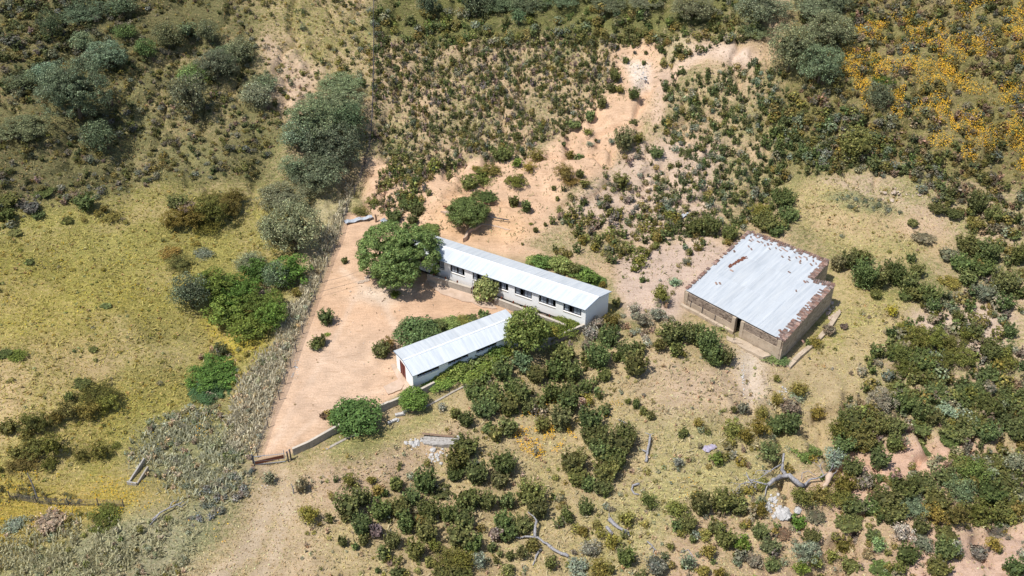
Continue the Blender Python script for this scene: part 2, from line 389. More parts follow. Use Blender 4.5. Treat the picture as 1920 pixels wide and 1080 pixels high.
# track below the gate
region([(478, 868), (545, 866), (590, 960), (600, 1100), (330, 1100), (440, 980), (470, 920)], (.41, .31, .20), (.32, .26, .15), .45, 2, .9)
region([(485, 875), (505, 872), (512, 960), (480, 1040), (390, 1110), (370, 1100), (450, 1030), (490, 950)], (.49, .39, .28), None, .08, .6, .55, .5)
region([(525, 872), (540, 880), (545, 960), (520, 1050), (470, 1110), (450, 1110), (505, 1040), (525, 950)], (.49, .39, .28), None, .08, .6, .55, .5)
# fine mottling everywhere
m1 = fbm(X1/1.1, Y1/1.1, 60, 3)[:, None]; m2 = fbm(X1/6, Y1/6, 61, 3)[:, None]
soil *= .84+.46*m1; veg *= .82+.52*m2
cov = np.clip(cov+.35*(fbm(X1/4, Y1/4, 62, 3)-.5)*(cov > .1), 0, 1)

me = bpy.data.meshes.new('ground')
me.vertices.add(nx*ny); me.vertices.foreach_set('co', np.stack([X1, Y1, GZ.ravel()], 1).ravel())
ii = (np.arange(ny-1)[:, None]*nx+np.arange(nx-1)[None, :]).ravel()
q = np.stack([ii, ii+1, ii+nx+1, ii+nx], 1).astype(np.int32)
me.loops.add(q.size); me.loops.foreach_set('vertex_index', q.ravel())
me.polygons.add(len(q)); me.polygons.foreach_set('loop_start', np.arange(0, q.size, 4)); me.polygons.foreach_set('use_smooth', np.ones(len(q), bool))
for nm, arr in (('Soil', soil), ('Veg', veg)):
    ca = me.color_attributes.new(nm, 'FLOAT_COLOR', 'POINT')
    ca.data.foreach_set('color', np.concatenate([arr, np.ones((len(arr), 1))], 1).astype(np.float32).ravel())
ca = me.attributes.new('Cover', 'FLOAT', 'POINT'); ca.data.foreach_set('value', cov.astype(np.float32))
me.update(calc_edges=True); me.validate()
ground = bpy.data.objects.new('ground', me); COL.objects.link(ground); tag(ground, kind='structure')
m, nt, b = newmat('dry_earth_and_grass')
aS = N(nt, 'ShaderNodeAttribute', attribute_name='Soil'); aV = N(nt, 'ShaderNodeAttribute', attribute_name='Veg'); aC = N(nt, 'ShaderNodeAttribute', attribute_name='Cover')
geo = N(nt, 'ShaderNodeNewGeometry')
n1 = noise(nt, 2.6, 8, .72, geo.outputs['Position'], .4)
ad = N(nt, 'ShaderNodeMath', operation='ADD'); nt.links.new(n1.outputs[0], ad.inputs[0]); nt.links.new(aC.outputs['Fac'], ad.inputs[1])
mr = N(nt, 'ShaderNodeMapRange'); mr.inputs[1].default_value = .90; mr.inputs[2].default_value = 1.12; nt.links.new(ad.outputs[0], mr.inputs[0])
n3 = noise(nt, 5.5, 8, .88, geo.outputs['Position'])
sc = mixc(nt, aS.outputs['Color'], ramp(nt, n3.outputs[0], [(.34, (.72, .70, .68)), (.5, (1, 1, 1)), (.66, (1.2, 1.2, 1.18))]).outputs[0], 1.0, 'MULTIPLY')
vc = mixc(nt, aV.outputs['Color'], ramp(nt, n3.outputs[0], [(.36, (.42, .43, .40)), (.5, (.95, .95, .93)), (.64, (1.65, 1.6, 1.5))]).outputs[0], 1.0, 'MULTIPLY')
mps = N(nt, 'ShaderNodeMapping'); mps.inputs['Rotation'].default_value = (0, 0, .5); mps.inputs['Scale'].default_value = (.5, 2.6, 1); nt.links.new(geo.outputs['Position'], mps.inputs[0])
ns = noise(nt, 1.6, 7, .75, mps.outputs[0], .5)
stk = ramp(nt, ns.outputs[0], [(.36, (.66, .68, .62)), (.5, (1, 1, 1)), (.62, (1.3, 1.24, 1.15))]).outputs[0]
vc = mixc(nt, vc, stk, 1.0, 'MULTIPLY')
sc = mixc(nt, sc, ramp(nt, ns.outputs[0], [(.34, (.82, .78, .74)), (.48, (1, 1, 1)), (.64, (1.07, 1.08, 1.09))]).outputs[0], 1.0, 'MULTIPLY')
c = mixc(nt, sc, vc, mr.outputs[0])
n4 = noise(nt, 1.3, 9, .8, geo.outputs['Position'])
f4 = ramp(nt, n4.outputs[0], [(.64, (0, 0, 0)), (.70, (1, 1, 1))]).outputs[0]
fm = N(nt, 'ShaderNodeMath', operation='MULTIPLY'); nt.links.new(f4, fm.inputs[0]); fm.inputs[1].default_value = .35
c = mixc(nt, c, (.60, .52, .44), fm.outputs[0])
nt.links.new(c, b.inputs['Base Color']); b.inputs['Roughness'].default_value = .95; b.inputs['Specular IOR Level'].default_value = .05
n5 = noise(nt, 5, 8, .75, geo.outputs['Position'])
bump(nt, b, n5.outputs[0], .75, .14)
me.materials.append(m)

def ground_info(x, y):
    i = np.clip(np.searchsorted(fx, x)-1, 0, nx-1); j = np.clip(np.searchsorted(fy, y)-1, 0, ny-1)
    k = j*nx+i
    return soil[k], veg[k], cov[k]

# ------------------------------------------------------------------ foliage
def unit(n):
    v = RNG.normal(size=(n, 3)); return v/np.linalg.norm(v, axis=1, keepdims=True)
def crown_pts(nl, lobes, sub=0, subr=.16, upbias=.35, gap=.0):
    """positions and outward normals of leaf clumps in a unit crown (x,y in -1..1, z in -1..1)"""
    C = np.array([l[:3] for l in lobes]); Rr = np.array([l[3] for l in lobes])
    w = Rr**2; w /= w.sum()
    out_p = []; out_n = []; tot = 0
    if sub:
        k = RNG.choice(len(C), sub, p=w); d = unit(sub); d[:, 2] = d[:, 2]*.8+upbias; d /= np.linalg.norm(d, axis=1, keepdims=True)
        sc_ = C[k]+d*Rr[k][:, None]*RNG.uniform(.80, 1.0, (sub, 1))
        inside = np.zeros(sub, bool)
        for a in range(len(C)): inside |= (np.linalg.norm(sc_-C[a], axis=1) < Rr[a]*.78)
        sc_ = sc_[~inside]; sr = subr*RNG.uniform(.6, 1.45, len(sc_))
        # leaves on the little clumps
        k2 = RNG.choice(len(sc_), nl, p=sr**2/(sr**2).sum()); d = unit(nl); d[:, 2] += .35; d /= np.linalg.norm(d, axis=1, keepdims=True)
        p = sc_[k2]+d*sr[k2][:, None]*RNG.uniform(.74, 1.06, (nl, 1))
        return p, d
    k = RNG.choice(len(C), nl, p=w); d = unit(nl); d[:, 2] += upbias*.6; d /= np.linalg.norm(d, axis=1, keepdims=True)
    p = C[k]+d*Rr[k][:, None]*RNG.uniform(.55, 1.08, (nl, 1))
    return p, d
def cards(p, nrm, size, stretch=1.0, rnd=.7, upright=0.0):
    n = len(p)
    m = nrm+unit(n)*rnd; m /= np.linalg.norm(m, axis=1, keepdims=True)
    r = unit(n)
    if upright: r = r*(1-upright)+np.array([0, 0, 1.])*upright
    a = np.cross(m, r); a /= np.linalg.norm(a, axis=1, keepdims=True)+1e-9
    bb = np.cross(m, a)
    s = size*RNG.uniform(.6, 1.35, (n, 1))
    a = a*s; bb = bb*s*stretch
    v = np.stack([p-bb*.5-a*.15, p+a*.5-bb*.05, p+bb*.5+a*.1, p-a*.5+bb*.08], 1)
    return v.reshape(-1, 3)
def lobes_round(n=9, r=.45, spread=.62, zf=.8):
    L = [(0, 0, 0, .62)]; ph = random.uniform(0, 6.28)
    for i in range(n):
        z = 1-(i+.5)/n*1.55; k = math.sqrt(max(0, 1-z*z)); an = ph+i*2.39996+random.uniform(-.25, .25)
        rr = r*random.uniform(.75, 1.15); d = (1.0-rr*.80)*random.uniform(.93, 1.04)
        L.append((d*k*math.cos(an), d*k*math.sin(an), d*z, rr))
    return L
def leaf_mesh(name, V, col, mat):
    n = len(V)//4
    me = bpy.data.meshes.new(name)
    me.vertices.add(n*4); me.vertices.foreach_set('co', V.astype(np.float32).ravel())
    me.loops.add(n*4); me.loops.foreach_set('vertex_index', np.arange(n*4, dtype=np.int32))
    me.polygons.add(n); me.polygons.foreach_set('loop_start', np.arange(0, n*4, 4, dtype=np.int32))
    ca = me.color_attributes.new('Col', 'FLOAT_COLOR', 'POINT')
    c = np.repeat(np.concatenate([col, np.ones((n, 1))], 1), 4, 0).astype(np.float32)
    ca.data.foreach_set('color', c.ravel()); me.materials.append(mat); me.update(calc_edges=True)
    return me
def leafcol(n, var=.35, tip_highlight=1.75, warm=.06):  # some leaves brightened at random: pale tips and highlights put into the colour
    s = RNG.uniform(1-var*1.2, 1+var*.8, (n, 1)); s = s*np.where(RNG.uniform(0, 1, (n, 1)) < .18, tip_highlight, 1.0); c = np.repeat(s, 3, 1)
    c[:, 0] *= 1+RNG.normal(0, warm, n); c[:, 2] *= 1+RNG.normal(0, warm, n)
    return c
# templates: kind -> size class -> variants  (actual metres: radius, half height)
# leaf size in metres, base tint
KIND = {
 'oak':    dict(col=(.150, .182, .098), leaf=.13, sub=1, up=0, dens=1.0),
 'fig':    dict(col=(.150, .215, .060), leaf=.18, sub=1, up=0, dens=1.9),
 'green':  dict(col=(.138, .160, .052), leaf=.115, sub=0, up=.55, dens=1.9),
 'bright': dict(col=(.125, .185, .035), leaf=.14, sub=0, up=.1, dens=1.6),
 'olive':  dict(col=(.225, .205, .05), leaf=.11, sub=0, up=.2, dens=1.7),
 'silver': dict(col=(.34, .345, .245), leaf=.11, sub=0, up=.2, dens=1.4),
 'dry':    dict(col=(.35, .30, .22), leaf=.09, sub=0, up=.6, dens=1.3),
}
TPL = {}
def template(kind, cls):
    key = (kind, cls)
    if key in TPL: return TPL[key]
    K = KIND[kind]; rad = {0: .5, 1: 1.0, 2: 1.7, 3: 3.0, 4: 4.6}[cls]
    res = []
    for var in range(4 if cls < 3 else 3):
        nl = int(K['dens']*rad**1.75*(1150 if kind in ('oak', 'fig') else 520))+60
        leaf = K['leaf']/rad*(1.0 if cls < 3 else 1.15)
        if kind in ('oak', 'fig'):
            L = lobes_round({0: 6, 1: 8, 2: 11, 3: 16, 4: 22}[cls], {0: .52, 1: .5, 2: .46, 3: .43, 4: .40}[cls], .64)
            p, n_ = crown_pts(nl, L, sub=int((60+rad*75)*(1.9 if kind == 'fig' else 1.4)), subr=min(.26, .42/rad+.02))
            p[:, 2] = np.maximum(p[:, 2], -.92)
            V = cards(p, n_, leaf, .8, .38)
        elif K['up'] > .4:
            # upright shrub: many leafy shoots rising and leaning out from the foot
            ns = int(14+rad*22); V = []; P_ = []; N_ = []
            an = RNG.uniform(0, 6.283, ns); rr = np.sqrt(RNG.uniform(0, 1, ns))*.8
            top = 1.0*np.sqrt(1-rr**2*.75)*RNG.uniform(.75, 1.12, ns)
            for s_ in range(ns):
                m_ = nl//ns
                t = RNG.uniform(.12, 1, m_)
                c0 = np.array([math.cos(an[s_])*rr[s_]*.55, math.sin(an[s_])*rr[s_]*.55]); c1 = np.array([math.cos(an[s_]), math.sin(an[s_])])*rr[s_]*1.05
                xy = c0[None]*(1-t[:, None])+c1[None]*t[:, None]
                wdt = (.26/rad**.55)*(1-.55*t)
                o = RNG.normal(0, 1, (m_, 3)); o /= np.linalg.norm(o, axis=1, keepdims=True)
                pp = np.concatenate([xy, (-1+t*(1+top[s_]))[:, None]], 1)+o*(wdt*RNG.uniform(.3, 1, m_))[:, None]*np.array([1, 1, .5])
                P_.append(pp); N_.append(o+np.array([0, 0, .35]))
            p = np.concatenate(P_); n_ = np.concatenate(N_); n_ /= np.linalg.norm(n_, axis=1, keepdims=True)
            V = cards(p, n_, leaf, 1.35, .5, .5)
        else:
            L = lobes_round({0: 6, 1: 8, 2: 12, 3: 16, 4: 20}[cls], {0: .5, 1: .46, 2: .40, 3: .36, 4: .3}[cls], .62)
            p, n_ = crown_pts(nl, L, sub=int(40+rad*45), subr=.24/rad**.5)
            p[:, 2] = np.maximum(p[:, 2], -.95)
            V = cards(p, n_, leaf, 1.0, .42)
        # inner leaf cards closing the crown's heart, its shade put into their colour
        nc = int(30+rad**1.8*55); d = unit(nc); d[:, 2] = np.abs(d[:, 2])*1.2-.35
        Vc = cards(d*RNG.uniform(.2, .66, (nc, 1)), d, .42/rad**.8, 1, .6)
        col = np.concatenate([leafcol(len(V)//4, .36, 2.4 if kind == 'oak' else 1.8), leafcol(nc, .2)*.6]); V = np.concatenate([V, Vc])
        res.append((V*np.array([rad, rad, rad]), col, rad))
    TPL[key] = res; return res
MESH = {}
def tmesh(kind, cls, var):
    k = (kind, cls, var)
    if k not in MESH:
        V, c, r = template(kind, cls)[var]
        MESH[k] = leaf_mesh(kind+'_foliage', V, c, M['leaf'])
    return MESH[k]
def cls_of(Rm): return 0 if Rm < .7 else 1 if Rm < 1.3 else 2 if Rm < 2.25 else 3 if Rm < 3.7 else 4
def fit(cx, cy, rx, ry, sink=.95):
    """from a measured outline (px) to base point, radius and half height in metres"""
    V = max(ry**2-(rx*SP)**2, (0.30*ry)**2)**.5/CP
    V = min(V, 1.15*rx)
    by = cy+V*CP*sink
    p = P3(cx, by); s = FPX/proj(p)[2]
    return p, rx/s, V/s
def tone(kind, t=None, k=1.0):
    c = np.array(KIND[kind]['col'])*k*random.uniform(.78, 1.32)
    c[0] *= random.uniform(.86, 1.22); c[2] *= random.uniform(.9, 1.12)
    if t is not None: c = c*np.array(t)
    return (float(c[0]), float(c[1]), float(c[2]), 1.0)

PENDING = []        # shrubs waiting for a label
def shrub(cx, cy, rx, ry, kind, t=None, k=1.0):
    p, Rm, Vm = fit(cx, cy, rx, ry)
    c = cls_of(Rm); var = random.randrange(len(template(kind, c)))
    o = bpy.data.objects.new({'green': 'evergreen_shrub', 'bright': 'leafy_shrub', 'olive': 'olive_green_shrub', 'silver': 'silver_shrub', 'dry': 'dry_shrub', 'fig': 'broadleaf_shrub', 'oak': 'grey_green_shrub'}[kind], tmesh(kind, c, var))
    COL.objects.link(o); r0 = template(kind, c)[var][2]
    o.location = (p[0], p[1], p[2]+Vm*.93); o.rotation_euler = (0, 0, random.uniform(0, 6.28)); kz = 1.36 if KIND[kind]['up'] > .4 else 1.1; o.scale = (Rm/r0*kz, Rm/r0*kz, Vm/r0*(1.1 if kz > 1.2 else 1.04))
    o.color = tone(kind, t, k)
    PENDING.append((o, cx, cy, Rm, kind)); return o
def trunk_mb(p, h, r):
    mb = MB(); lean = random.uniform(-.15, .15)*h
    mb.tube([(p[0], p[1], p[2]-.2), (p[0]+lean*.3, p[1], p[2]+h*.5), (p[0]+lean, p[1]+lean*.4, p[2]+h)], [r*1.25, r*.9, r*.6], 8, wob=.2)
    for i in range(5):
        a = i*1.26+random.random(); L = h*.8
        z0 = p[2]+h*random.uniform(.45, .85)
        mb.tube([(p[0]+lean*.6, p[1], z0), (p[0]+math.cos(a)*L*.5, p[1]+math.sin(a)*L*.5, z0+L*.45), (p[0]+math.cos(a)*L, p[1]+math.sin(a)*L, z0+L*.7)], [r*.5, r*.3, r*.12], 6, wob=.2)
    return mb
def tree(cx, cy, rx, ry, kind, label, name, t=None, k=1.0, group=None, lift=.12):
    p, Rm, Vm = fit(cx, cy, rx, ry)
    c = cls_of(Rm); var = random.randrange(len(template(kind, c)))
    root = thing(name, label, 'tree', p, group)
    r0 = template(kind, c)[var][2]
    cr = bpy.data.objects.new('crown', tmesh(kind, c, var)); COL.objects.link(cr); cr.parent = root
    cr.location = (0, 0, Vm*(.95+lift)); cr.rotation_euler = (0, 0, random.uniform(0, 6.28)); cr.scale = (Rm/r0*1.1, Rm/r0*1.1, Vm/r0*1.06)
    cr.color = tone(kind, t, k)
    trunk_mb(p, Vm*.8, max(.08, Rm*.06)).build('trunk', M['bark'], root, True)
    return root

OAKG = (1.0, 1.0, 1.0)
OAKS = [
 (100, 52, 20, 22, 'small grey green oak on the dark slope at the top left'),
 (160, 22, 42, 24, 'broad dark oak at the top edge of the left hillside'),
 (232, 14, 25, 20, 'rounded dark oak at the top edge right of the broad one'),
 (158, 82, 19, 17, 'small pale oak up the hill above the double oak'),
 (203, 110, 36, 28, 'bushy oak with black shade under it on the upper left hill'),
 (170, 117, 16, 15, 'little oak leaning against the bushy oak on its left'),
 (318, 74, 25, 23, 'dark oak with a black shadow high on the left hill'),
 (275, 96, 18, 17, 'small pale green oak just downhill left of the dark oak'),
 (355, 61, 17, 15, 'small oak right of the dark oak near the hill top'),
 (393, 66, 18, 21, 'narrow grey oak at the right of the upper oak row'),
 (43, 151, 30, 20, 'low spreading oak at the far left above the largest hillside oak'),
 (90, 143, 26, 21, 'pale low oak touching the spreading oak on its right'),
 (152, 184, 60, 57, 'largest oak of the left hillside, dense and dark'),
 (48, 243, 42, 28, 'pale topped oak at the left edge below the largest hillside oak'),
 (188, 264, 28, 27, 'round pale oak with a dark shadow below the largest hillside oak'),
 (363, 188, 31, 35, 'round pale oak standing alone in the middle of the left hill'),
 (368, 145, 28, 22, 'greener oak just above the lone round oak'),
 (408, 128, 34, 28, 'grey oak in the middle of the hillside oak clump'),
 (428, 103, 32, 20, 'oak at the top of the hillside oak clump'),
 (456, 101, 24, 23, 'rightmost oak of the hillside oak clump'),
 (483, 184, 26, 23, 'pale round oak below right of the hillside oak clump'),
 (495, 157, 25, 17, 'dim low oak directly above the pale round oak'),
 (236, 62, 20, 15, 'low green oak between two dark oaks near the hill top'),
 (637, 158, 38, 20, 'oak at the top of the grove beside the fence'),
 (630, 200, 52, 36, 'wide pale oak in the upper part of the fence side grove'),
 (660, 235, 27, 34, 'tall oak of the grove nearest the wire fence'),
 (590, 232, 46, 38, 'pale leaved oak in the middle left of the fence side grove'),
 (560, 262, 28, 27, 'rounded oak at the left edge of the fence side grove'),
 (628, 282, 50, 42, 'biggest front oak of the grove, blue green and domed'),
 (600, 325, 46, 32, 'dark lower oak at the foot of the fence side grove'),
 (551, 318, 22, 21, 'small oak at the lower left corner of the grove'),
 (590, 350, 26, 15, 'lowest small oak of the grove, above the black shade'),
 (556, 438, 50, 46, 'dense pale oak standing alone left of the sand yard'),
 (508, 432, 20, 38, 'thin grey oak hugging the lone yard side oak on its left'),
 (530, 370, 42, 27, 'loose grey oak between the grove and the lone yard side oak'),
 (803, 14, 18, 20, 'small dark oak at the top edge right of the fence'),
 (893, 12, 28, 27, 'dark oak at the top edge above the scrub slope'),
 (938, 6, 34, 18, 'low dark oak in the middle of the top edge row'),
 (992, 10, 32, 22, 'rounded dark oak right of the low one on the top edge'),
 (972, 36, 12, 18, 'slim little oak just below the top edge row'),
 (1055, 0, 30, 13, 'oak cut by the top edge left of the bare sand tongue'),
 (1143, 8, 29, 16, 'oak with black shade at the top edge above the sand tongue'),
 (1210, 3, 30, 12, 'oak cut by the top edge right above the sand tongue'),
 (1298, 22, 36, 27, 'broad grey oak above the bare sandy patch'),
 (1425, 22, 45, 34, 'large grey oak at the top right of the scrub slope'),
 (1419, 58, 30, 19, 'oak with dark shade just over the bare sandy patch'),
 (1525, 16, 44, 27, 'wide dark oak at the top edge beside the orange flowers'),
 (1568, 8, 24, 19, 'dark oak at the top edge touching the flower slope'),
 (1477, 102, 38, 50, 'tall dark oak at the right end of the bare sandy patch'),
 (1533, 133, 38, 37, 'pale silvery oak beside the orange flower slope'),
 (1553, 66, 40, 33, 'grey oak uphill of the pale silvery oak'),
 (1645, 184, 22, 21, 'small round oak among the orange flowers'),
 (470, 493, 25, 18, 'small grey oak at the top of the bramble thicket'),
 (522, 523, 23, 28, 'pale oak sticking out of the right side of the bramble thicket'),
 (362, 552, 31, 33, 'grey green oak at the left end of the bramble thicket'),
]
for (cx, cy, rx, ry, lab) in OAKS:
    tn = (1, 1, 1)
    if cx < 200 and cy < 60 or (780 < cx < 1250) or cx in (232, 318, 1525, 1568): tn = (.85, .88, .85)
    if 'pale' in lab: tn = (1.15, 1.13, 1.15)
    if 'green' in lab and 'grey' not in lab and 'blue' not in lab: tn = (.8, 1.0, .6)
    tree(cx, cy, rx, ry, 'oak', lab, 'oak_tree', tn)
tree(750, 484, 69, 58, 'fig', 'huge bright green fig tree at the left end of the long shed', 'fig_tree', (1.0, 1.08, 1.15))
tree(988, 628, 35, 40, 'fig', 'leafy fig tree overhanging the right end of the small shed roof', 'fig_tree', (1.05, 1.0, 1.0))
tree(911, 547, 19, 24, 'fig', 'pale leaved young fig tree in front of the long shed', 'fig_tree', (1.25, 1.1, 1.5))
tree(877, 403, 34, 27, 'fig', 'bushy green tree above the collapsed terrace', 'broadleaf_tree', (.95, .85, .95))

# ------------------------------------------------------------------ hand-surveyed shrubs
G, B_, O_, S_, D_ = 'green', 'bright', 'olive', 'silver', 'dry'
def batch(rows, ox, oy, k=3.0):
    for r in rows:
        x, y, rx, ry = r[:4]; kind = r[4] if len(r) > 4 else G
        t = r[5] if len(r) > 5 else None
        shrub(ox+x/k, oy+y/k, rx/k, ry/k, kind, t)
# below the yard
batch([(50, 670, 75, 90), (50, 545, 42, 42, O_), (125, 630, 48, 50), (25, 745, 28, 28), (8, 880, 26, 60), (310, 560, 36, 58), (170, 540, 25, 22, O_), (205, 600, 30, 34, O_), (245, 610, 20, 22),
 (470, 540, 65, 68), (560, 600, 58, 35), (400, 630, 48, 48), (330, 690, 60, 55), (220, 705, 60, 58), (120, 780, 55, 58), (370, 770, 58, 80), (290, 870, 45, 58), (130, 875, 30, 40), (240, 945, 38, 48),
 (490, 700, 60, 70), (480, 820, 62, 78), (420, 925, 55, 58), (600, 720, 50, 60), (700, 350, 72, 62), (650, 425, 68, 68), (640, 500, 48, 40), (765, 490, 68, 65), (712, 640, 74, 65), (690, 755, 58, 58),
 (670, 850, 78, 68), (740, 890, 58, 52), (822, 650, 54, 54), (912, 440, 76, 70), (890, 535, 50, 48, G, (1.1, 1.05, 1.4)), (932, 650, 48, 60), (910, 760, 50, 78), (935, 830, 60, 48), (1060, 610, 84, 75), (1105, 690, 58, 60),
 (1020, 785, 60, 48), (845, 915, 25, 34), (530, 910, 34, 36, O_), (600, 980, 88, 66, O_, (.75, .85, .9)), (690, 985, 62, 58, O_, (.8, .9, .9)), (590, 1065, 70, 50, G), (320, 1060, 40, 35), (690, 1070, 50, 40),
 (1400, 200, 68, 76), (1425, 285, 80, 68), (1560, 320, 88, 80), (1480, 365, 86, 68), (1300, 430, 78, 74), (1330, 520, 58, 50), (1480, 480, 78, 68), (1470, 575, 58, 44), (1390, 560, 40, 40), (1595, 275, 60, 58), (1545, 420, 60, 60),
 (703, 195, 42, 42), (640, 165, 28, 34), (862, 275, 38, 42), (830, 245, 34, 30), (940, 235, 56, 56), (1130, 225, 42, 45), (1235, 190, 60, 70, G, (1.1, 1.0, 1.3)), (1270, 110, 58, 60), (945, 110, 60, 54),
 (810, 130, 80, 60), (1020, 50, 50, 58), (1050, 115, 44, 38), (750, 40, 58, 48), (850, 55, 58, 50), (965, 20, 58, 50), (1290, 40, 68, 58), (1370, 20, 38, 40), (1375, 90, 36, 34, O_), (1180, 45, 50, 60),
 (1600, 965, 50, 62), (1770, 1015, 70, 58, D_, (.6, .6, .6)), (1358, 832, 28, 28, O_), (1432, 790, 26, 26, O_, (.7, .8, 1)), (1272, 740, 35, 40, O_, (.6, .7, .9)), (1372, 690, 42, 44), (1725, 655, 48, 48, O_, (.7, .8, 1)), (1610, 96, 18, 18, O_),
 (1655, 112, 22, 30), (1698, 150, 22, 24), (1738, 175, 24, 34), (1912, 282, 20, 30), (1528, 885, 40, 44, O_), (1400, 925, 60, 50, S_, (.6, .65, .6)), (1450, 1030, 60, 48, O_), (1890, 440, 28, 28, S_), (1340, 1030, 70, 50, S_, (.75, .8, .8)),
 (780, 985, 45, 48, S_, (.8, .85, .85)), (870, 840, 40, 45, D_, (.8, .8, .8)), (500, 1000, 30, 30), (565, 130, 25, 22, S_), (1600, 755, 40, 40, O_, (.7, .85, .9)), (200, 820, 40, 45, D_, (.7, .7, .85)), (80, 910, 18, 22), (205, 1045, 15, 20), (1700, 60, 12, 10, D_),
 (940, 1040, 38, 35, O_, (.8, .9, 1.2)), (1020, 950, 36, 42, O_, (.7, .85, 1.2)), (950, 960, 25, 30, G), (1070, 905, 40, 38, O_, (.75, .85, 1.1)), (1880, 700, 60, 50, O_, (.8, .9, 1)), (1890, 790, 35, 40), (1845, 910, 24, 22, O_), (1180, 1010, 36, 45, O_, (.8, .9, 1.2))], 640, 720)
# around the sheds
batch([(970, 55, 27, 32), (1040, 82, 30, 30), (1215, 38, 12, 16), (1147, 182, 10, 11), (1092, 214, 14, 19), (1065, 180, 12, 8, O_), (1018, 292, 8, 8), (300, 575, 26, 20, B_), (20, 385, 18, 18), (205, 480, 10, 10),
 (820, 28, 60, 30), (760, 20, 30, 25), (385, 65, 74, 54), (180, 62, 38, 34, O_, (.8, .9, 1)), (110, 112, 46, 28, O_, (.8, .8, 1)), (300, 137, 45, 36), (402, 155, 36, 30), (490, 215, 55, 30, 'fig'), (430, 100, 45, 35),
 (1795, 582, 50, 56, O_, (.9, .9, 1)), (1872, 510, 32, 24, S_, (.7, .9, .7)), (1692, 492, 16, 17), (1545, 620, 24, 34), (1645, 655, 34, 28, S_, (.8, .8, .8)), (1520, 725, 46, 56, O_, (.8, .85, 1)), (1500, 810, 58, 58), (1440, 915, 74, 76),
 (1480, 1030, 40, 36), (1545, 930, 24, 34), (1600, 900, 58, 62), (1650, 965, 66, 76), (1668, 880, 34, 40), (1850, 795, 62, 82, G, (.8, .85, .9)), (1880, 885, 36, 40), (1785, 860, 34, 48, O_, (.8, .85, 1.1)), (1770, 690, 50, 40, S_, (.75, .78, .75)), (1690, 720, 50, 45, S_, (.7, .75, .7)),
 (1235, 915, 66, 62), (1200, 1000, 60, 58), (1300, 1005, 58, 60), (1100, 1025, 58, 48), (905, 1000, 62, 60), (1010, 950, 60, 55, S_, (.6, .75, .5)), (1380, 860, 40, 40, D_), (1400, 790, 45, 45, D_), (1440, 730, 36, 34, D_),
 # vines and garden growth at the small shed
 (425, 800, 105, 82, 'fig', (.95, .95, 1.1)), (520, 760, 60, 45, 'fig', (.9, .85, 1)), (600, 745, 60, 34, 'fig', (1, .95, 1)), (670, 730, 55, 28, B_, (1.4, 1.1, 1.5)), (730, 712, 40, 22, G), (800, 690, 34, 26, G), (225, 885, 48, 46, G, (.85, .85, .85)), (265, 855, 40, 40, O_, (1, .85, 1)), (470, 725, 30, 16, D_, (.9, .6, .5)),
 (720, 990, 105, 62, 'fig', (1.25, 1.0, .7)), (800, 940, 75, 50, 'fig', (1.2, 1.0, .7)), (880, 895, 60, 42, 'fig', (1.2, 1.0, .8)), (540, 1050, 82, 44, 'fig', (1.1, 1.0, .8)), (640, 1010, 40, 30, 'fig', (1.1, 1.0, .8)), (1245, 760, 78, 52, 'fig', (.9, .9, .7)), (1310, 735, 38, 26, 'fig', (.8, .8, .8)), (1180, 800, 40, 40, 'fig', (1.3, 1, .8)),
 (1085, 388, 40, 26, 'fig', (1.2, 1.1, 1.1)), (1135, 396, 52, 38, 'fig', (1.1, 1.1, 1)), (1185, 398, 40, 24, 'fig', (1.3, 1.15, 1)), (1225, 412, 55, 44, 'fig', (1.15, 1.1, 1.1)), (1275, 432, 42, 28, 'fig', (1.3, 1.1, 1)), (1310, 436, 34, 40, G), (1345, 455, 52, 34, 'fig', (1.1, 1.05, 1)), (1395, 478, 44, 40, 'fig', (1.25, 1.15, 1)), (1440, 500, 40, 24, 'fig', (1.1, 1.1, 1)), (1240, 380, 24, 20, G), (1468, 520, 18, 18, O_),
 (540, 440, 30, 32, 'fig')], 640, 360)
shrub(858, 690, 20, 16, 'fig', (1.1, 1, .8)); shrub(888, 672, 22, 17, G); shrub(925, 655, 20, 16, 'fig', (1.1, 1, .8)); shrub(828, 703, 14, 11, 'fig', (1.1, 1, .8)); shrub(905, 668, 12, 10, O_)
shrub(775, 748, 24, 19, 'fig', (.75, .85, .7)); shrub(668, 780, 40, 29, 'fig', (.72, .80, .8)); shrub(617, 778, 9, 8, O_); shrub(609, 778, 9, 8, D_, (.8, .6, .5))
shrub(612, 595, 15, 15, G); shrub(591, 648, 11, 10, O_, (.75, .85, 1)); shrub(601, 638, 11, 11, G); shrub(614, 627, 5, 3, B_, (1.6, 1.2, 1.2)); shrub(581, 964, 19, 19, O_, (1.05, 1.05, .9))
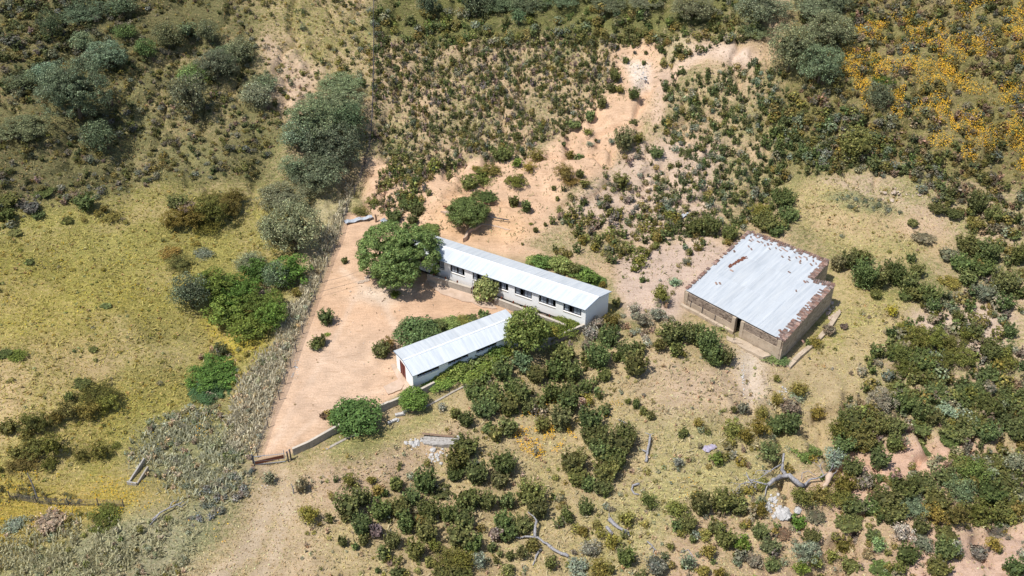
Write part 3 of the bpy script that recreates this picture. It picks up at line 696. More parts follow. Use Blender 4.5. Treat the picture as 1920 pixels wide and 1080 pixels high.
# around the barn
batch([(565, 35, 74, 54), (260, 228, 48, 44), (250, 283, 20, 18, O_), (150, 190, 60, 58), (60, 200, 52, 48), (470, 170, 78, 58), (590, 130, 60, 44), (520, 215, 48, 36), (430, 110, 58, 48, O_), (20, 393, 24, 18, S_, (.5, .5, .5)),
 (865, 400, 40, 56, G, (1.3, 1.2, 1.7)), (930, 385, 44, 52), (1000, 365, 58, 48), (1010, 455, 76, 88), (1085, 485, 58, 78), (1085, 575, 36, 28), (1185, 450, 68, 68), (1255, 500, 58, 58), (1280, 370, 26, 26), (1300, 560, 60, 48),
 (1375, 575, 68, 58), (1250, 585, 40, 30), (1400, 640, 40, 44), (1310, 440, 40, 40), (1290, 175, 30, 22), (1430, 92, 48, 34), (1520, 120, 50, 34), (1490, 350, 58, 44, D_, (.7, .75, .6)), (742, 845, 36, 34, O_), (705, 850, 18, 18), (820, 772, 42, 34, D_, (.6, .6, .6)),
 (905, 755, 24, 18, D_, (.7, .65, .6)), (1168, 670, 30, 40, O_, (1.5, 1.4, .8)), (80, 800, 58, 60), (130, 830, 70, 78), (155, 900, 58, 58), (185, 935, 50, 48), (240, 925, 45, 52), (20, 790, 50, 70, G, (.85, .85, .95)), (8, 912, 15, 18, O_), (526, 1050, 20, 20, O_),
 (500, 920, 60, 22, B_, (1.3, 1.1, 2)), (560, 945, 40, 26, B_, (1.2, 1, 2)), (230, 760, 30, 20, B_, (1.2, 1, 1.5)), (1350, 250, 70, 28, D_, (.9, .95, .75)), (1500, 510, 60, 38, O_, (.8, .85, .9)), (1250, 770, 60, 40, O_, (.8, .85, .7)), (1170, 790, 30, 35, G), (1300, 830, 80, 70, O_, (.65, .75, .8)),
 (1400, 830, 80, 70, O_, (.7, .8, .8)), (1500, 860, 70, 60, O_, (.65, .75, .8)), (1220, 900, 70, 55, O_, (.75, .8, .8)), (1330, 940, 80, 60, G), (1450, 950, 80, 60, O_, (.7, .8, .8)), (1560, 930, 70, 60, O_, (.75, .8, .8)), (1250, 990, 70, 50, O_, (.8, .9, .9)), (1580, 800, 45, 40, O_),
 (1400, 1040, 90, 50, G), (1620, 780, 55, 45, G), (1540, 700, 35, 40, G), (1730, 890, 70, 60, G), (1830, 780, 40, 40, G), (1800, 950, 60, 50, O_, (.7, .8, .8)), (1720, 1020, 70, 50, G), (1560, 400, 60, 50, G), (1610, 300, 80, 60, G), (1700, 330, 70, 70, G), (1680, 420, 80, 60, G, (.95, 1, 1)), (1600, 480, 60, 50, G),
 (1640, 180, 50, 40, O_, (.8, .85, .9)), (1800, 500, 80, 70, G), (1690, 560, 70, 60, D_, (.6, .65, .6)), (1800, 620, 60, 50, G), (1880, 350, 50, 70, G), (1640, 60, 60, 60, G), (1740, 120, 60, 50, G), (1850, 240, 45, 25, G)], 1280, 360)
# lower right
batch([(90, 222, 28, 25, O_), (8, 270, 22, 44), (285, 142, 17, 22), (335, 135, 32, 36, D_, (.6, .6, .55)), (275, 250, 58, 52, O_), (350, 290, 44, 42, O_), (430, 245, 54, 56, O_), (440, 160, 38, 38, O_), (520, 90, 40, 58, O_), (600, 125, 60, 46, D_, (.7, .7, .7)),
 (650, 30, 50, 42, O_), (750, 160, 50, 42, O_), (640, 70, 45, 28, S_, (.9, .9, .8)), (520, 230, 58, 48), (600, 215, 58, 56), (190, 425, 34, 32, B_, (1.2, 1, 1.2)), (480, 375, 58, 52, B_, (1, .85, 1.7)), (700, 400, 80, 46, B_, (1.1, .95, 1.2)), (100, 660, 60, 78), (30, 780, 48, 58), (215, 655, 60, 72), (300, 675, 60, 48),
 (430, 820, 48, 46), (330, 890, 40, 38, B_), (120, 850, 35, 30, O_), (235, 865, 58, 55), (180, 805, 40, 40), (142, 940, 38, 52, O_), (55, 870, 20, 30), (20, 1000, 40, 50, S_, (.65, .7, .65)), (110, 1050, 35, 34, O_), (200, 1060, 32, 35, O_), (490, 912, 56, 44, G, (1.3, 1.2, 1.8)), (560, 840, 50, 32, D_, (.8, .7, .6)),
 (652, 780, 40, 48, B_), (680, 935, 78, 68, S_, (.8, .82, .8)), (742, 1000, 34, 38, O_), (664, 1032, 44, 42, B_), (400, 990, 50, 40, D_, (.8, .75, .65)), (500, 1015, 45, 38, G), (320, 960, 40, 35, D_, (.7, .68, .65)), (720, 850, 50, 40, G), (893, 900, 48, 58, O_), (830, 965, 34, 42, O_), (945, 1020, 58, 46, G), (970, 865, 40, 30, S_), (1070, 855, 48, 32, G), (1100, 900, 44, 42, S_, (.8, 1, .6)),
 (1040, 955, 38, 28, D_, (.9, .8, .5)), (1222, 830, 64, 54, S_), (1330, 800, 48, 48, G), (1258, 950, 64, 58, G), (1345, 900, 58, 48, S_, (.7, .75, .65)), (1480, 850, 68, 44, G), (1465, 920, 66, 62, G), (1525, 915, 38, 62, S_, (.85, .9, .85)), (1650, 940, 58, 48, D_, (.65, .62, .65)), (1740, 900, 44, 44, O_), (1780, 850, 78, 48, D_, (.8, .78, .75)), (1120, 1040, 68, 42, G),
 (1220, 1040, 40, 38, O_, (.8, .85, .9)), (1430, 1025, 68, 54, G), (1860, 1030, 58, 58, G), (1100, 420, 58, 54, G), (1110, 530, 24, 24, G), (1010, 545, 54, 42, D_, (.7, .72, .65)), (1372, 375, 44, 24, G), (1450, 420, 25, 20, G), (1352, 315, 30, 20, G), (1240, 325, 30, 22, S_, (.8, .85, .8)),
 (950, 200, 90, 70, G), (880, 260, 70, 60, O_, (.6, .7, .7)), (1000, 300, 90, 70, G, (1.1, 1, .9)), (1080, 220, 70, 60, G), (1180, 230, 70, 55, G), (1180, 330, 45, 50, G), (1060, 340, 60, 40, G), (900, 340, 60, 50, G), (860, 410, 70, 50, S_, (.9, .95, .9)), (1330, 150, 60, 60, G), (1230, 100, 70, 60, G), (1110, 90, 80, 70, S_, (.9, .95, .95)), (1220, 40, 80, 50, G), (1400, 180, 50, 50, G), (1480, 140, 60, 45, S_, (.8, .9, .75)), (1340, 250, 60, 40, G), (1540, 260, 90, 60, G), (1620, 200, 80, 60, G), (1700, 260, 80, 60, G), (1500, 320, 55, 35, G), (1800, 200, 80, 70, G), (1880, 260, 60, 60, G), (1720, 120, 80, 60, G), (1560, 80, 80, 60, G), (1840, 90, 80, 60, G), (1640, 40, 80, 50, G), (1420, 60, 80, 60, G),
 (950, 470, 60, 55, G), (900, 560, 70, 60, O_, (.7, .75, .7)), (870, 640, 80, 60, O_, (.7, .75, .7)), (760, 620, 60, 50, O_, (.7, .75, .8)), (660, 630, 60, 55, O_, (.7, .75, .8)), (950, 680, 60, 50, G), (1060, 690, 60, 60, G), (1140, 640, 70, 60, G), (1240, 580, 80, 70, G), (1350, 560, 80, 60, G), (1290, 690, 80, 60, S_, (.7, .8, .6)), (1180, 720, 70, 60, G), (1420, 650, 70, 60, G), (1410, 730, 70, 60, O_, (.9, .85, .9)), (1530, 740, 70, 70, O_, (.85, .75, .9)), (1640, 720, 90, 80, B_, (1.15, .9, 1.1)), (1560, 600, 90, 70, S_, (.6, .7, .5)), (1700, 600, 90, 70, G), (1800, 560, 90, 80, G), (1620, 480, 90, 70, B_, (1.0, .8, 1)), (1740, 440, 90, 60, G), (1850, 430, 70, 60, S_, (.6, .65, .6)), (1820, 700, 90, 70, G), (1880, 640, 60, 60, S_, (.7, .75, .7)), (1550, 440, 70, 50, O_, (.8, .8, .9)), (1480, 520, 70, 50, G), (430, 700, 50, 40, O_, (.8, .7, .7)), (740, 740, 60, 40, D_, (.8, .8, .6)), (930, 780, 80, 50, G, (1.1, 1, 1.1)), (1010, 690, 40, 30, D_)], 1280, 720)
# left field
batch([(1010, 400, 75, 50, O_, (.7, .7, .8)), (1000, 60, 60, 45, G), (970, 170, 60, 60, O_, (.7, .7, .7)), (1080, 150, 80, 70, O_, (.65, .65, .7)), (1190, 110, 90, 80, O_, (.7, .7, .7)), (1170, 190, 80, 45, O_, (.8, .75, .7)), (1300, 80, 80, 60, O_, (.65, .65, .7)), (1200, 40, 80, 50, O_, (.65, .65, .75)), (1330, 30, 60, 50, O_, (.65, .65, .7)), (1060, 100, 50, 45, D_, (.6, .6, .5)),
 (1600, 60, 70, 50, S_, (.6, .65, .55)), (630, 140, 55, 32, O_, (.75, .8, .8)), (590, 100, 22, 20, O_, (.7, .7, .8)), (375, 160, 32, 18, G, (.7, .7, .6)), (490, 60, 55, 48, G, (.8, .85, .9)), (180, 85, 55, 40, D_, (.55, .55, .6)), (50, 50, 60, 42, G), (40, 130, 50, 40, G, (.9, .9, .8)), (80, 228, 42, 22, G), (430, 20, 40, 30, D_, (.6, .6, .6)), (215, 130, 36, 24, G),
 (240, 5, 60, 22, G), (165, 392, 26, 13, G), (598, 640, 30, 16, G, (.8, .9, 1)), (1110, 290, 20, 14, O_), (960, 340, 60, 26, O_, (.9, .8, .8)), (1140, 350, 60, 24, S_, (.7, .7, .6)), (100, 915, 52, 28, B_, (.7, .7, .7)), (20, 910, 45, 22, G, (.7, .8, .7)), (525, 885, 24, 16, G), (1250, 890, 40, 50, B_, (.9, .75, 1.8)),
 (1200, 520, 110, 80, B_, (.9, .9, 1)), (1330, 560, 130, 95, B_), (1450, 450, 90, 70, B_, (.9, .9, 1)), (1640, 450, 105, 90, B_, (.85, .95, 1)), (1290, 680, 110, 90, B_), (1480, 640, 120, 90, B_), (1400, 760, 110, 80, B_, (1.1, 1.05, 1)), (1540, 700, 80, 80, B_, (1.05, 1.02, 1)), (1205, 1020, 138, 84, B_, (.75, .85, .9)), (1480, 570, 54, 36, D_, (1.1, 1.1, 1.3)), (1400, 370, 40, 26, S_, (.55, .6, .5)), (1670, 570, 30, 25, O_)], 0, 360)
batch([(460, 0, 50, 25, G, (.8, .8, .7)), (395, 75, 28, 28, G), (540, 60, 115, 62, O_, (.65, .65, .7)), (500, 150, 60, 48, O_, (.7, .7, .7)), (610, 110, 58, 48, O_, (.75, .75, .7)), (380, 150, 62, 55, O_, (.6, .6, .7)), (320, 190, 50, 42, O_, (.65, .65, .7)), (50, 240, 52, 44, G, (.9, .85, .8)), (215, 220, 82, 66, O_, (.6, .6, .6)), (160, 200, 35, 30, O_, (.7, .7, .7)), (155, 290, 34, 26, O_, (.7, .7, .7)),
 (200, 350, 74, 52, O_, (.6, .6, .6)), (310, 345, 66, 66, O_, (.62, .64, .6)), (140, 430, 92, 55, O_, (.55, .55, .6)), (90, 385, 36, 30, O_, (.6, .6, .6)), (285, 450, 50, 34, O_, (.65, .65, .6)), (465, 395, 45, 34, O_, (.65, .6, .65)), (570, 375, 60, 50, O_, (.6, .6, .6)), (655, 345, 26, 16, O_, (.7, .7, .7)), (5, 480, 16, 30, O_, (.7, .7, .7)), (595, 750, 92, 52, B_, (1.0, .85, .9)), (1190, 20, 120, 50, B_, (.7, .8, 1.5)), (90, 790, 62, 40, S_, (.7, .8, .8)), (290, 760, 90, 60, D_, (.9, .9, .8)), (1520, 530, 38, 34, S_, (.8, .85, .7)), (1700, 560, 40, 50, D_, (1, .95, .7))], 0, 720)
batch([(960, 820, 95, 88, G, (1.2, 1.15, 1.1)), (1130, 450, 60, 34, B_, (.9, .9, .9))], 1280, 0)
batch([(1600, 340, 20, 18, G), (1540, 430, 34, 34, G), (1520, 500, 24, 34, G), (1570, 508, 26, 22, O_), (1465, 580, 30, 54, G), (1645, 530, 36, 34, G), (1400, 655, 26, 36, G), (1310, 700, 44, 30, G), (1385, 742, 28, 20, O_), (990, 918, 28, 25, B_), (1055, 945, 36, 30, O_), (1100, 885, 48, 40, O_, (.8, .85, .9)), (905, 870, 62, 46, G), (985, 1020, 60, 40, B_, (1.1, .85, 1)), (800, 1000, 90, 60, O_, (.75, .8, .8)), (720, 1030, 50, 40, G), (850, 960, 55, 36, O_, (.8, .85, .9)), (757, 948, 20, 16, O_), (1285, 880, 25, 32, O_, (.8, .8, .8)), (1335, 890, 28, 22, G), (1340, 980, 22, 34, G), (1255, 970, 58, 48, O_, (.85, .8, 1)), (1290, 1020, 48, 30, O_, (.9, .8, 1)), (1195, 1058, 13, 14, G), (1250, 812, 12, 14, G), (1248, 755, 14, 14, G), (1520, 798, 16, 16, S_), (1400, 810, 22, 14, S_, (.5, .6, .5)), (1590, 790, 60, 70, G, (1.1, 1.05, 1.3)), (1770, 860, 40, 32, G), (1665, 785, 34, 34, O_), (1640, 690, 24, 20, G), (1700, 355, 12, 14, G), (1650, 296, 10, 10, D_, (.6, .6, .6)), (1712, 298, 10, 16, G), (1640, 265, 8, 8, G), (1570, 1020, 46, 40, G), (1365, 1040, 26, 26, O_), (1430, 790, 8, 14, G), (1450, 795, 14, 12, D_)], 640, 0)

# ------------------------------------------------------------------ scattered scrub (too many to count): one mesh per kind
STUFF = {k: ([], []) for k in (G, O_, S_, D_, B_)}
LEAN = {}
def lean_tpl(kind, small=False):
    """light template for small scrub plants"""
    if (kind, small) in LEAN: return LEAN[(kind, small)]
    res = []
    for v in range(6):
        if kind in (G, D_):
            n = 42 if small else 110; ns = 6 if small else 11; an = RNG.uniform(0, 6.283, ns); rr = np.sqrt(RNG.uniform(0, 1, ns))*.75; k = RNG.integers(0, ns, n); t = RNG.uniform(.05, 1, n)
            p = np.stack([np.cos(an)[k]*rr[k]*(.5+.6*t), np.sin(an)[k]*rr[k]*(.5+.6*t), -1+2*t*np.sqrt(1-rr[k]**2*.7)*RNG.uniform(.8, 1.1, ns)[k]], 1)+unit(n)*.24*(1-.4*t[:, None])
            nn = unit(n)*.8+np.array([0, 0, .85]); nn /= np.linalg.norm(nn, axis=1, keepdims=True)
            V = cards(p, nn, .42 if small else .30, 1.4, .25, .25)
        else:
            n = 38 if small else 105; d = unit(n); d[:, 2] = d[:, 2]*.9+.15; p = d*RNG.uniform(.6, 1.0, (n, 1)); V = cards(p, d+np.array([0, 0, .4]), .46 if small else .32, 1.0, .5)
        res.append((V.reshape(-1, 4, 3), leafcol(n, .35)))
    LEAN[(kind, small)] = res; return res
def scatter(pts, dens, rr, hh, mix, seed=0, clump=.45, cscale=4.0, free=False, avoid=()):
    poly = polyW(pts); x0, y0 = poly.min(0); x1, y1 = poly.max(0)
    n = int((x1-x0)*(y1-y0)*dens)
    rg = np.random.default_rng(seed+100)
    x = rg.uniform(x0, x1, n); y = rg.uniform(y0, y1, n)
    d = sdist(x, y, poly)+1.6*(fbm(x/2.2, y/2.2, 40, 4)-.5)
    keep = (d > 0) & (fbm(x/cscale, y/cscale, 70+seed, 3) > clump)
    for a in avoid:
        keep &= sdist(x, y, polyW(a)) < 0
    if not free: keep &= ~inbuild(x, y)
    x = x[keep]; y = y[keep]; z = H(x, y)
    kinds = rg.choice(len(mix), len(x), p=np.array([m_[1] for m_ in mix])/sum(m_[1] for m_ in mix))
    for i in range(len(x)):
        kd, _, tn = mix[kinds[i]]
        r = rr[0]+(rr[1]-rr[0])*rg.uniform(0, 1)**1.6; tp, tc = random.choice(lean_tpl(kd, r < .3))
        h = r*rg.uniform(*hh); a = rg.uniform(0, 6.28); ca, sa = math.cos(a), math.sin(a)
        V = tp*np.array([r, r, h]); V = np.stack([V[..., 0]*ca-V[..., 1]*sa, V[..., 0]*sa+V[..., 1]*ca, V[..., 2]], -1)
        V = V+np.array([x[i], y[i], z[i]+h*.85])
        c = np.array(KIND[kd]['col'])*np.array(tn)*rg.uniform(.75, 1.45)
        c = c*np.array([rg.uniform(.88, 1.25), 1, rg.uniform(.85, 1.2)])
        STUFF[kd][0].append(V); STUFF[kd][1].append(tc*c)
YARDW = polyW([(648, 400), (700, 405), (800, 425), (1010, 480), (1150, 545), (1150, 600), (960, 640), (770, 742), (700, 785), (620, 825), (545, 860), (480, 866), (500, 800), (588, 562), (636, 440)])
BARNW = polyW([(1405, 425), (1270, 560), (1480, 690), (1590, 560), (1570, 490)])
SANDW = [polyW([(820, 335), (880, 310), (1010, 305), (1110, 235), (1160, 160), (1155, 85), (1232, 85), (1222, 160), (1185, 250), (1125, 330), (1055, 350), (1020, 430), (985, 455), (880, 440), (700, 415), (830, 380)])]
CLEARW = [polyW([(1428, 915), (1462, 925), (1500, 955), (1498, 982), (1440, 978)]), polyW([(1316, 828), (1342, 828), (1342, 862), (1316, 862)]), polyW([(775, 812), (872, 818), (866, 872), (790, 868)])]
def inbuild(x, y):
    k = (sdist(x, y, YARDW) > -.3) | (sdist(x, y, BARNW) > -.3)
    for s_ in CLEARW: k |= sdist(x, y, s_) > 0
    for s_ in SANDW: k |= (sdist(x, y, s_)+1.2*(fbm(x/2, y/2, 44, 3)-.5) > .2)
    return k
W1 = (1, 1, 1)
# left hill
scatter([(-80, -60), (490, -60), (480, 130), (545, 230), (480, 345), (300, 340), (-80, 430)], 1.8, (.18, .6), (.5, .9), [(G, 5, (.75, .72, .8)), (S_, 3, (.42, .43, .42)), (O_, 3, (.62, .65, .8)), (D_, 2, (.6, .58, .55))], 1, .40)
scatter([(-80, -60), (330, -60), (180, 120), (-80, 260)], .8, (.4, .9), (.6, 1.0), [(G, 5, (.7, .68, .8)), (S_, 3, (.35, .36, .33)), (O_, 1, (.5, .55, .7))], 2, .25)
scatter([(-80, 420), (300, 330), (520, 340), (420, 420), (300, 410), (100, 430), (-80, 520)], .4, (.3, .65), (.5, .9), [(G, 4, (.9, .85, .9)), (S_, 2, (.5, .5, .45)), (O_, 3, (.8, .8, .8))], 3, .52)
scatter([(470, -60), (705, -60), (700, 130), (690, 280), (620, 150), (560, 240), (500, 140)], .7, (.25, .6), (.7, 1.2), [(G, 4, (1.0, .95, 1.0)), (O_, 4, (.85, .85, .9)), (S_, 2, (.7, .7, .6))], 4, .45, 2.5)
scatter([(500, 90), (600, 130), (560, 230), (520, 200)], .4, (.2, .4), (.7, 1.0), [(D_, 3, (.7, .65, .7)), (O_, 2, (.7, .7, .8))], 44, .4, 2.5)
# middle scrub slope
scatter([(703, 60), (1180, 70), (1150, 160), (1090, 225), (980, 300), (900, 310), (830, 320), (750, 420), (690, 400), (720, 300), (700, 290)], 3.6, (.17, .48), (.9, 1.5), [(G, 8, (.82, .84, .9)), (D_, 2, (.6, .6, .65)), (O_, 2.5, (.7, .72, .85)), (S_, 1.2, (.6, .62, .55))], 5, .31, 2.2)
scatter([(703, 60), (1180, 70), (1150, 160), (1090, 225), (980, 300), (900, 310), (830, 320), (750, 420), (690, 400), (720, 300), (700, 290)], 2.6, (.14, .3), (.8, 1.5), [(D_, 5, (.9, .85, .8)), (O_, 3, (.8, .8, .9)), (G, 2, (1, 1, 1))], 55, .3, 2.2)
scatter([(740, 300), (900, 320), (850, 430), (760, 420), (700, 390)], .5, (.5, .95), (.8, 1.3), [(G, 6, W1), (O_, 3, (.8, .85, .9))], 6, .48, 3)
scatter([(703, -60), (1440, -60), (1440, 70), (1300, 110), (1150, 90), (703, 80)], 1.1, (.4, .85), (.7, 1.1), [(G, 6, (.85, .88, .9)), (O_, 3, (.72, .72, .85)), (S_, 1.5, (.5, .55, .45)), (B_, 1, (.9, .8, 1))], 7, .33, 4)
scatter([(1240, 130), (1500, 100), (1560, 200), (1560, 330), (1450, 350), (1480, 430), (1400, 430), (1290, 480), (1220, 380), (1240, 260)], 2.6, (.2, .62), (.8, 1.3), [(G, 8, (.85, .88, .95)), (S_, 2, (.6, .68, .6)), (O_, 1, (.8, .8, .9))], 8, .33, 4)
scatter([(1180, 60), (1290, 70), (1290, 110), (1240, 130), (1225, 130)], 1.2, (.35, .7), (.7, 1.0), [(O_, 5, (.8, .75, .9)), (G, 2, W1)], 9, .3)
scatter([(1060, 300), (1150, 240), (1230, 200), (1300, 300), (1350, 420), (1200, 460), (1040, 430)], 1.6, (.18, .55), (.7, 1.2), [(G, 5, (.9, .9, 1)), (O_, 4, (.75, .75, .9)), (D_, 3, (.6, .58, .6)), (S_, 2, (.6, .62, .6))], 10, .47, 2.6)
scatter([(1000, 450), (1040, 400), (1130, 370), (1240, 390), (1290, 420), (1250, 460), (1220, 490), (1170, 520), (1100, 500), (1040, 480)], 1.7, (.25, .8), (.8, 1.2), [(O_, 5, (.75, .78, .8)), (G, 5, W1), (D_, 1, (.6, .6, .6))], 11, .36, 3)
scatter([(1150, 470), (1380, 430), (1390, 480), (1280, 560), (1240, 640), (1160, 560)], .28, (.15, .38), (.6, 1.1), [(O_, 4, (.8, .8, .9)), (G, 3, W1), (S_, 3, (.7, .7, .7))], 12, .42, 3)
scatter([(690, 320), (800, 380), (1000, 420), (1050, 330), (1210, 150), (1230, 90), (1150, 90), (1000, 300), (700, 300)], .15, (.1, .26), (.6, 1.0), [(O_, 3, (.8, .8, .8)), (G, 3, W1), (D_, 3, (.7, .6, .6))], 13, .3)
# right hill
scatter([(1500, -60), (2100, -60), (2100, 480), (1830, 440), (1700, 330), (1560, 330), (1500, 250)], 1.2, (.2, .45), (.5, .9), [(D_, 5, (.75, .68, .5)), (O_, 4, (.75, .72, .7)), (S_, 2, (.6, .6, .5))], 54, .3, 4)
scatter([(1500, -60), (2100, -60), (2100, 480), (1830, 440), (1700, 330), (1560, 330), (1500, 250)], 1.25, (.4, .85), (.6, 1.0), [(G, 4, (.85, .8, .9)), (S_, 3, (.42, .43, .38)), (O_, 3, (.65, .65, .75)), (D_, 3, (.6, .52, .42))], 14, .36, 4)
scatter([(1440, 180), (1600, 200), (1750, 290), (1800, 380), (1700, 330), (1560, 330), (1450, 340)], 1.6, (.3, .9), (.7, 1.1), [(G, 7, (.8, .85, .9)), (S_, 2, (.5, .55, .5)), (O_, 2, (.7, .7, .8))], 15, .3, 4)
scatter([(1800, 420), (2050, 420), (2050, 800), (1760, 740), (1680, 660), (1740, 560), (1800, 560)], 1.2, (.25, .95), (.7, 1.1), [(G, 6, (.85, .88, .9)), (S_, 2, (.6, .65, .55)), (O_, 3, (.7, .72, .8)), (D_, 2, (.7, .68, .6))], 16, .40, 3.5)
scatter([(1660, 620), (1840, 620), (2050, 720), (2050, 820), (1750, 840), (1560, 860), (1560, 780)], 1.3, (.25, .9), (.7, 1.1), [(G, 6, (.85, .88, .9)), (D_, 2, (.7, .68, .6)), (O_, 4, (.7, .75, .75)), (S_, 2, (.7, .72, .65))], 17, .32, 3.5)
scatter([(1640, 900), (1830, 830), (2050, 840), (2050, 980), (1800, 980), (1640, 980)], 1.3, (.25, .85), (.7, 1.1), [(G, 6, (.85, .88, .9)), (O_, 3, (.75, .75, .8)), (S_, 3, (.7, .72, .65)), (D_, 1, (.7, .65, .6))], 18, .3, 3.5)
scatter([(1200, 960), (1600, 960), (2050, 960), (2050, 1110), (1100, 1110)], .42, (.28, .6), (.7, 1.1), [(G, 5, W1), (O_, 4, (.8, .8, .8)), (S_, 3, (.65, .68, .62)), (D_, 3, (.65, .6, .58))], 19, .45, 2.6)
scatter([(1320, 830), (1640, 840), (1640, 960), (1300, 980)], .8, (.35, .7), (.6, 1.0), [(O_, 4, (.75, .75, .7)), (G, 3, W1), (D_, 4, (.8, .78, .65)), (S_, 2, (.6, .65, .5))], 20, .42, 2.8)
# lower middle
scatter([(1200, 960), (1600, 960), (2050, 960), (2050, 1110), (1100, 1110)], 1.4, (.10, .26), (.5, 1.0), [(D_, 5, (.95, .88, .75)), (O_, 3, (.85, .85, .9)), (S_, 3, (.8, .8, .7))], 53, .42, 2.2)
scatter([(560, 900), (760, 830), (1000, 700), (1150, 640), (1500, 700), (1460, 960), (1250, 1000), (1200, 1110), (560, 1110)], 1.0, (.12, .3), (.6, 1.2), [(D_, 5, (1.1, 1.05, .85)), (O_, 3, (.95, 1.0, 1.1)), (S_, 1.5, (.85, .9, .75))], 52, .42, 2.2)
scatter([(620, 900), (760, 860), (1000, 830), (1150, 900), (1150, 1110), (600, 1110)], .4, (.28, .6), (.7, 1.2), [(G, 5, W1), (O_, 3, (.8, .8, .85)), (D_, 3, (.8, .78, .7)), (S_, 2, (.7, .72, .65))], 21, .46, 2.6)
scatter([(870, 700), (1080, 640), (1150, 700), (1140, 800), (880, 780)], .6, (.4, .8), (.9, 1.3), [(G, 6, W1), (D_, 2, (.9, .85, .8))], 22, .42, 2.6)
scatter([(1140, 800), (1330, 800), (1480, 860), (1400, 1000), (1100, 1010)], .3, (.25, .5), (.6, 1.0), [(O_, 4, (.85, .9, 1.0)), (D_, 4, (.95, .95, .8)), (S_, 3, (.8, .85, .65)), (G, 1, W1)], 23, .45, 2.6)
scatter([(1150, 570), (1280, 580), (1290, 640), (1200, 680), (1130, 640)], .9, (.3, .6), (.6, 1.0), [(S_, 4, (.7, .72, .68)), (D_, 4, (.9, .85, .75)), (O_, 1, (.8, .8, .8))], 24, .4, 2.6)
# dry brush along the fence, grey brush at the lower left
scatter([(655, 340), (648, 400), (632, 440), (585, 560), (555, 640), (498, 795), (478, 850), (440, 850), (430, 780), (470, 700), (540, 620), (570, 540), (610, 450)], 3.0, (.16, .42), (.7, 1.4), [(D_, 8, (1.12, 1.2, 1.0)), (S_, 3, (1.0, .98, .88)), (G, .5, (1.0, 1.0, 1.3))], 25, .22, 2.2)
scatter([(380, 650), (470, 660), (520, 640), (500, 720), (440, 820), (400, 800)], 2.4, (.15, .4), (.6, 1.1), [(D_, 5, (1.0, 1.0, .85)), (S_, 4, (.68, .68, .52)), (O_, 2, (.95, .95, .85))], 45, .42, 2.2)
scatter([(230, 860), (290, 790), (400, 740), (430, 820), (475, 860), (470, 920), (400, 960), (330, 940), (290, 900)], 2.0, (.18, .45), (.6, 1.1), [(S_, 5, (.72, .75, .65)), (D_, 5, (.95, .98, .85)), (G, 1, (1.0, 1.0, 1.2))], 26, .3, 2.4)
scatter([(360, 930), (440, 890), (475, 880), (470, 930), (400, 980), (350, 990)], 3.0, (.2, .45), (.6, 1.1), [(S_, 5, (.6, .64, .72)), (D_, 2, (.6, .62, .66))], 27, .3, 2.4)
scatter([(-80, 1000), (150, 960), (240, 990), (330, 960), (360, 1000), (345, 1110), (-80, 1110)], 1.7, (.15, .4), (.7, 1.2), [(D_, 5, (1.05, 1.08, .9)), (S_, 4, (.8, .83, .7)), (O_, 2, (.8, .85, .9)), (G, 1, W1)], 28, .36, 2.4)
scatter([(-80, 440), (300, 380), (560, 400), (420, 700), (300, 780), (-80, 1000)], .10, (.15, .4), (.4, .8), [(O_, 4, (.85, .85, .8)), (S_, 3, (.6, .65, .5)), (G, 3, (.9, .95, 1))], 29, .52, 5)
scatter([(1460, 360), (1600, 340), (1800, 420), (1700, 480), (1580, 460)], .18, (.15, .4), (.4, .7), [(O_, 4, (.9, .9, .9)), (D_, 4, (.9, .9, .7)), (S_, 2, (.6, .65, .55))], 30, .48, 3)
scatter([(1500, 690), (1640, 560), (1720, 600), (1600, 760), (1420, 780)], .15, (.15, .4), (.4, .8), [(O_, 4, (.9, .9, .8)), (D_, 4, (.9, .9, .8))], 31, .5, 3)
scatter([(560, 960), (640, 990), (640, 1110), (540, 1110)], .3, (.12, .35), (.5, .9), [(D_, 4, (.8, .8, .7)), (O_, 2, (.9, .8, .7))], 32, .45, 3)
scatter([(1545, 368), (1620, 358), (1700, 390), (1690, 400), (1600, 392)], 2.2, (.2, .4), (.4, .6), [(S_, 4, (.42, .48, .42))], 33, .2, 3)
scatter([(500, 500), (700, 520), (880, 600), (740, 660), (560, 840)], .0, (.1, .2), (.5, 1), [(O_, 1, W1)], 34)
scatter([(-80, 430), (300, 345), (560, 375), (590, 390), (500, 640), (400, 800), (300, 800), (-80, 1010)], 1.5, (.10, .28), (.35, .7), [(O_, 5, (1.15, 1.1, 1.0)), (D_, 3, (.95, .9, .5)), (S_, 2, (.85, .85, .5)), (G, 1, (1.1, 1.1, .9))], 56, .40, 3)
scatter([(470, -60), (705, -60), (700, 130), (690, 280), (620, 150), (560, 240), (500, 140)], 2.0, (.12, .28), (.5, 1.0), [(O_, 5, (.95, .9, .9)), (D_, 4, (.95, .9, .7)), (S_, 2, (.8, .8, .6))], 57, .36, 2.5)
scatter([(-80, -60), (490, -60), (480, 130), (545, 230), (480, 345), (300, 340), (-80, 430)], 1.6, (.12, .3), (.5, .9), [(O_, 5, (.85, .82, .8)), (D_, 4, (.75, .7, .5)), (S_, 2, (.6, .6, .5))], 58, .36, 3)
scatter([(652, 404), (700, 412), (740, 540), (900, 590), (740, 650), (740, 720), (620, 808), (500, 850), (592, 570), (640, 445)], .22, (.05, .14), (.5, .9), [(O_, 3, (.8, .8, .8)), (D_, 4, (.7, .65, .55)), (G, 1, W1)], 59, .42, 4, True)
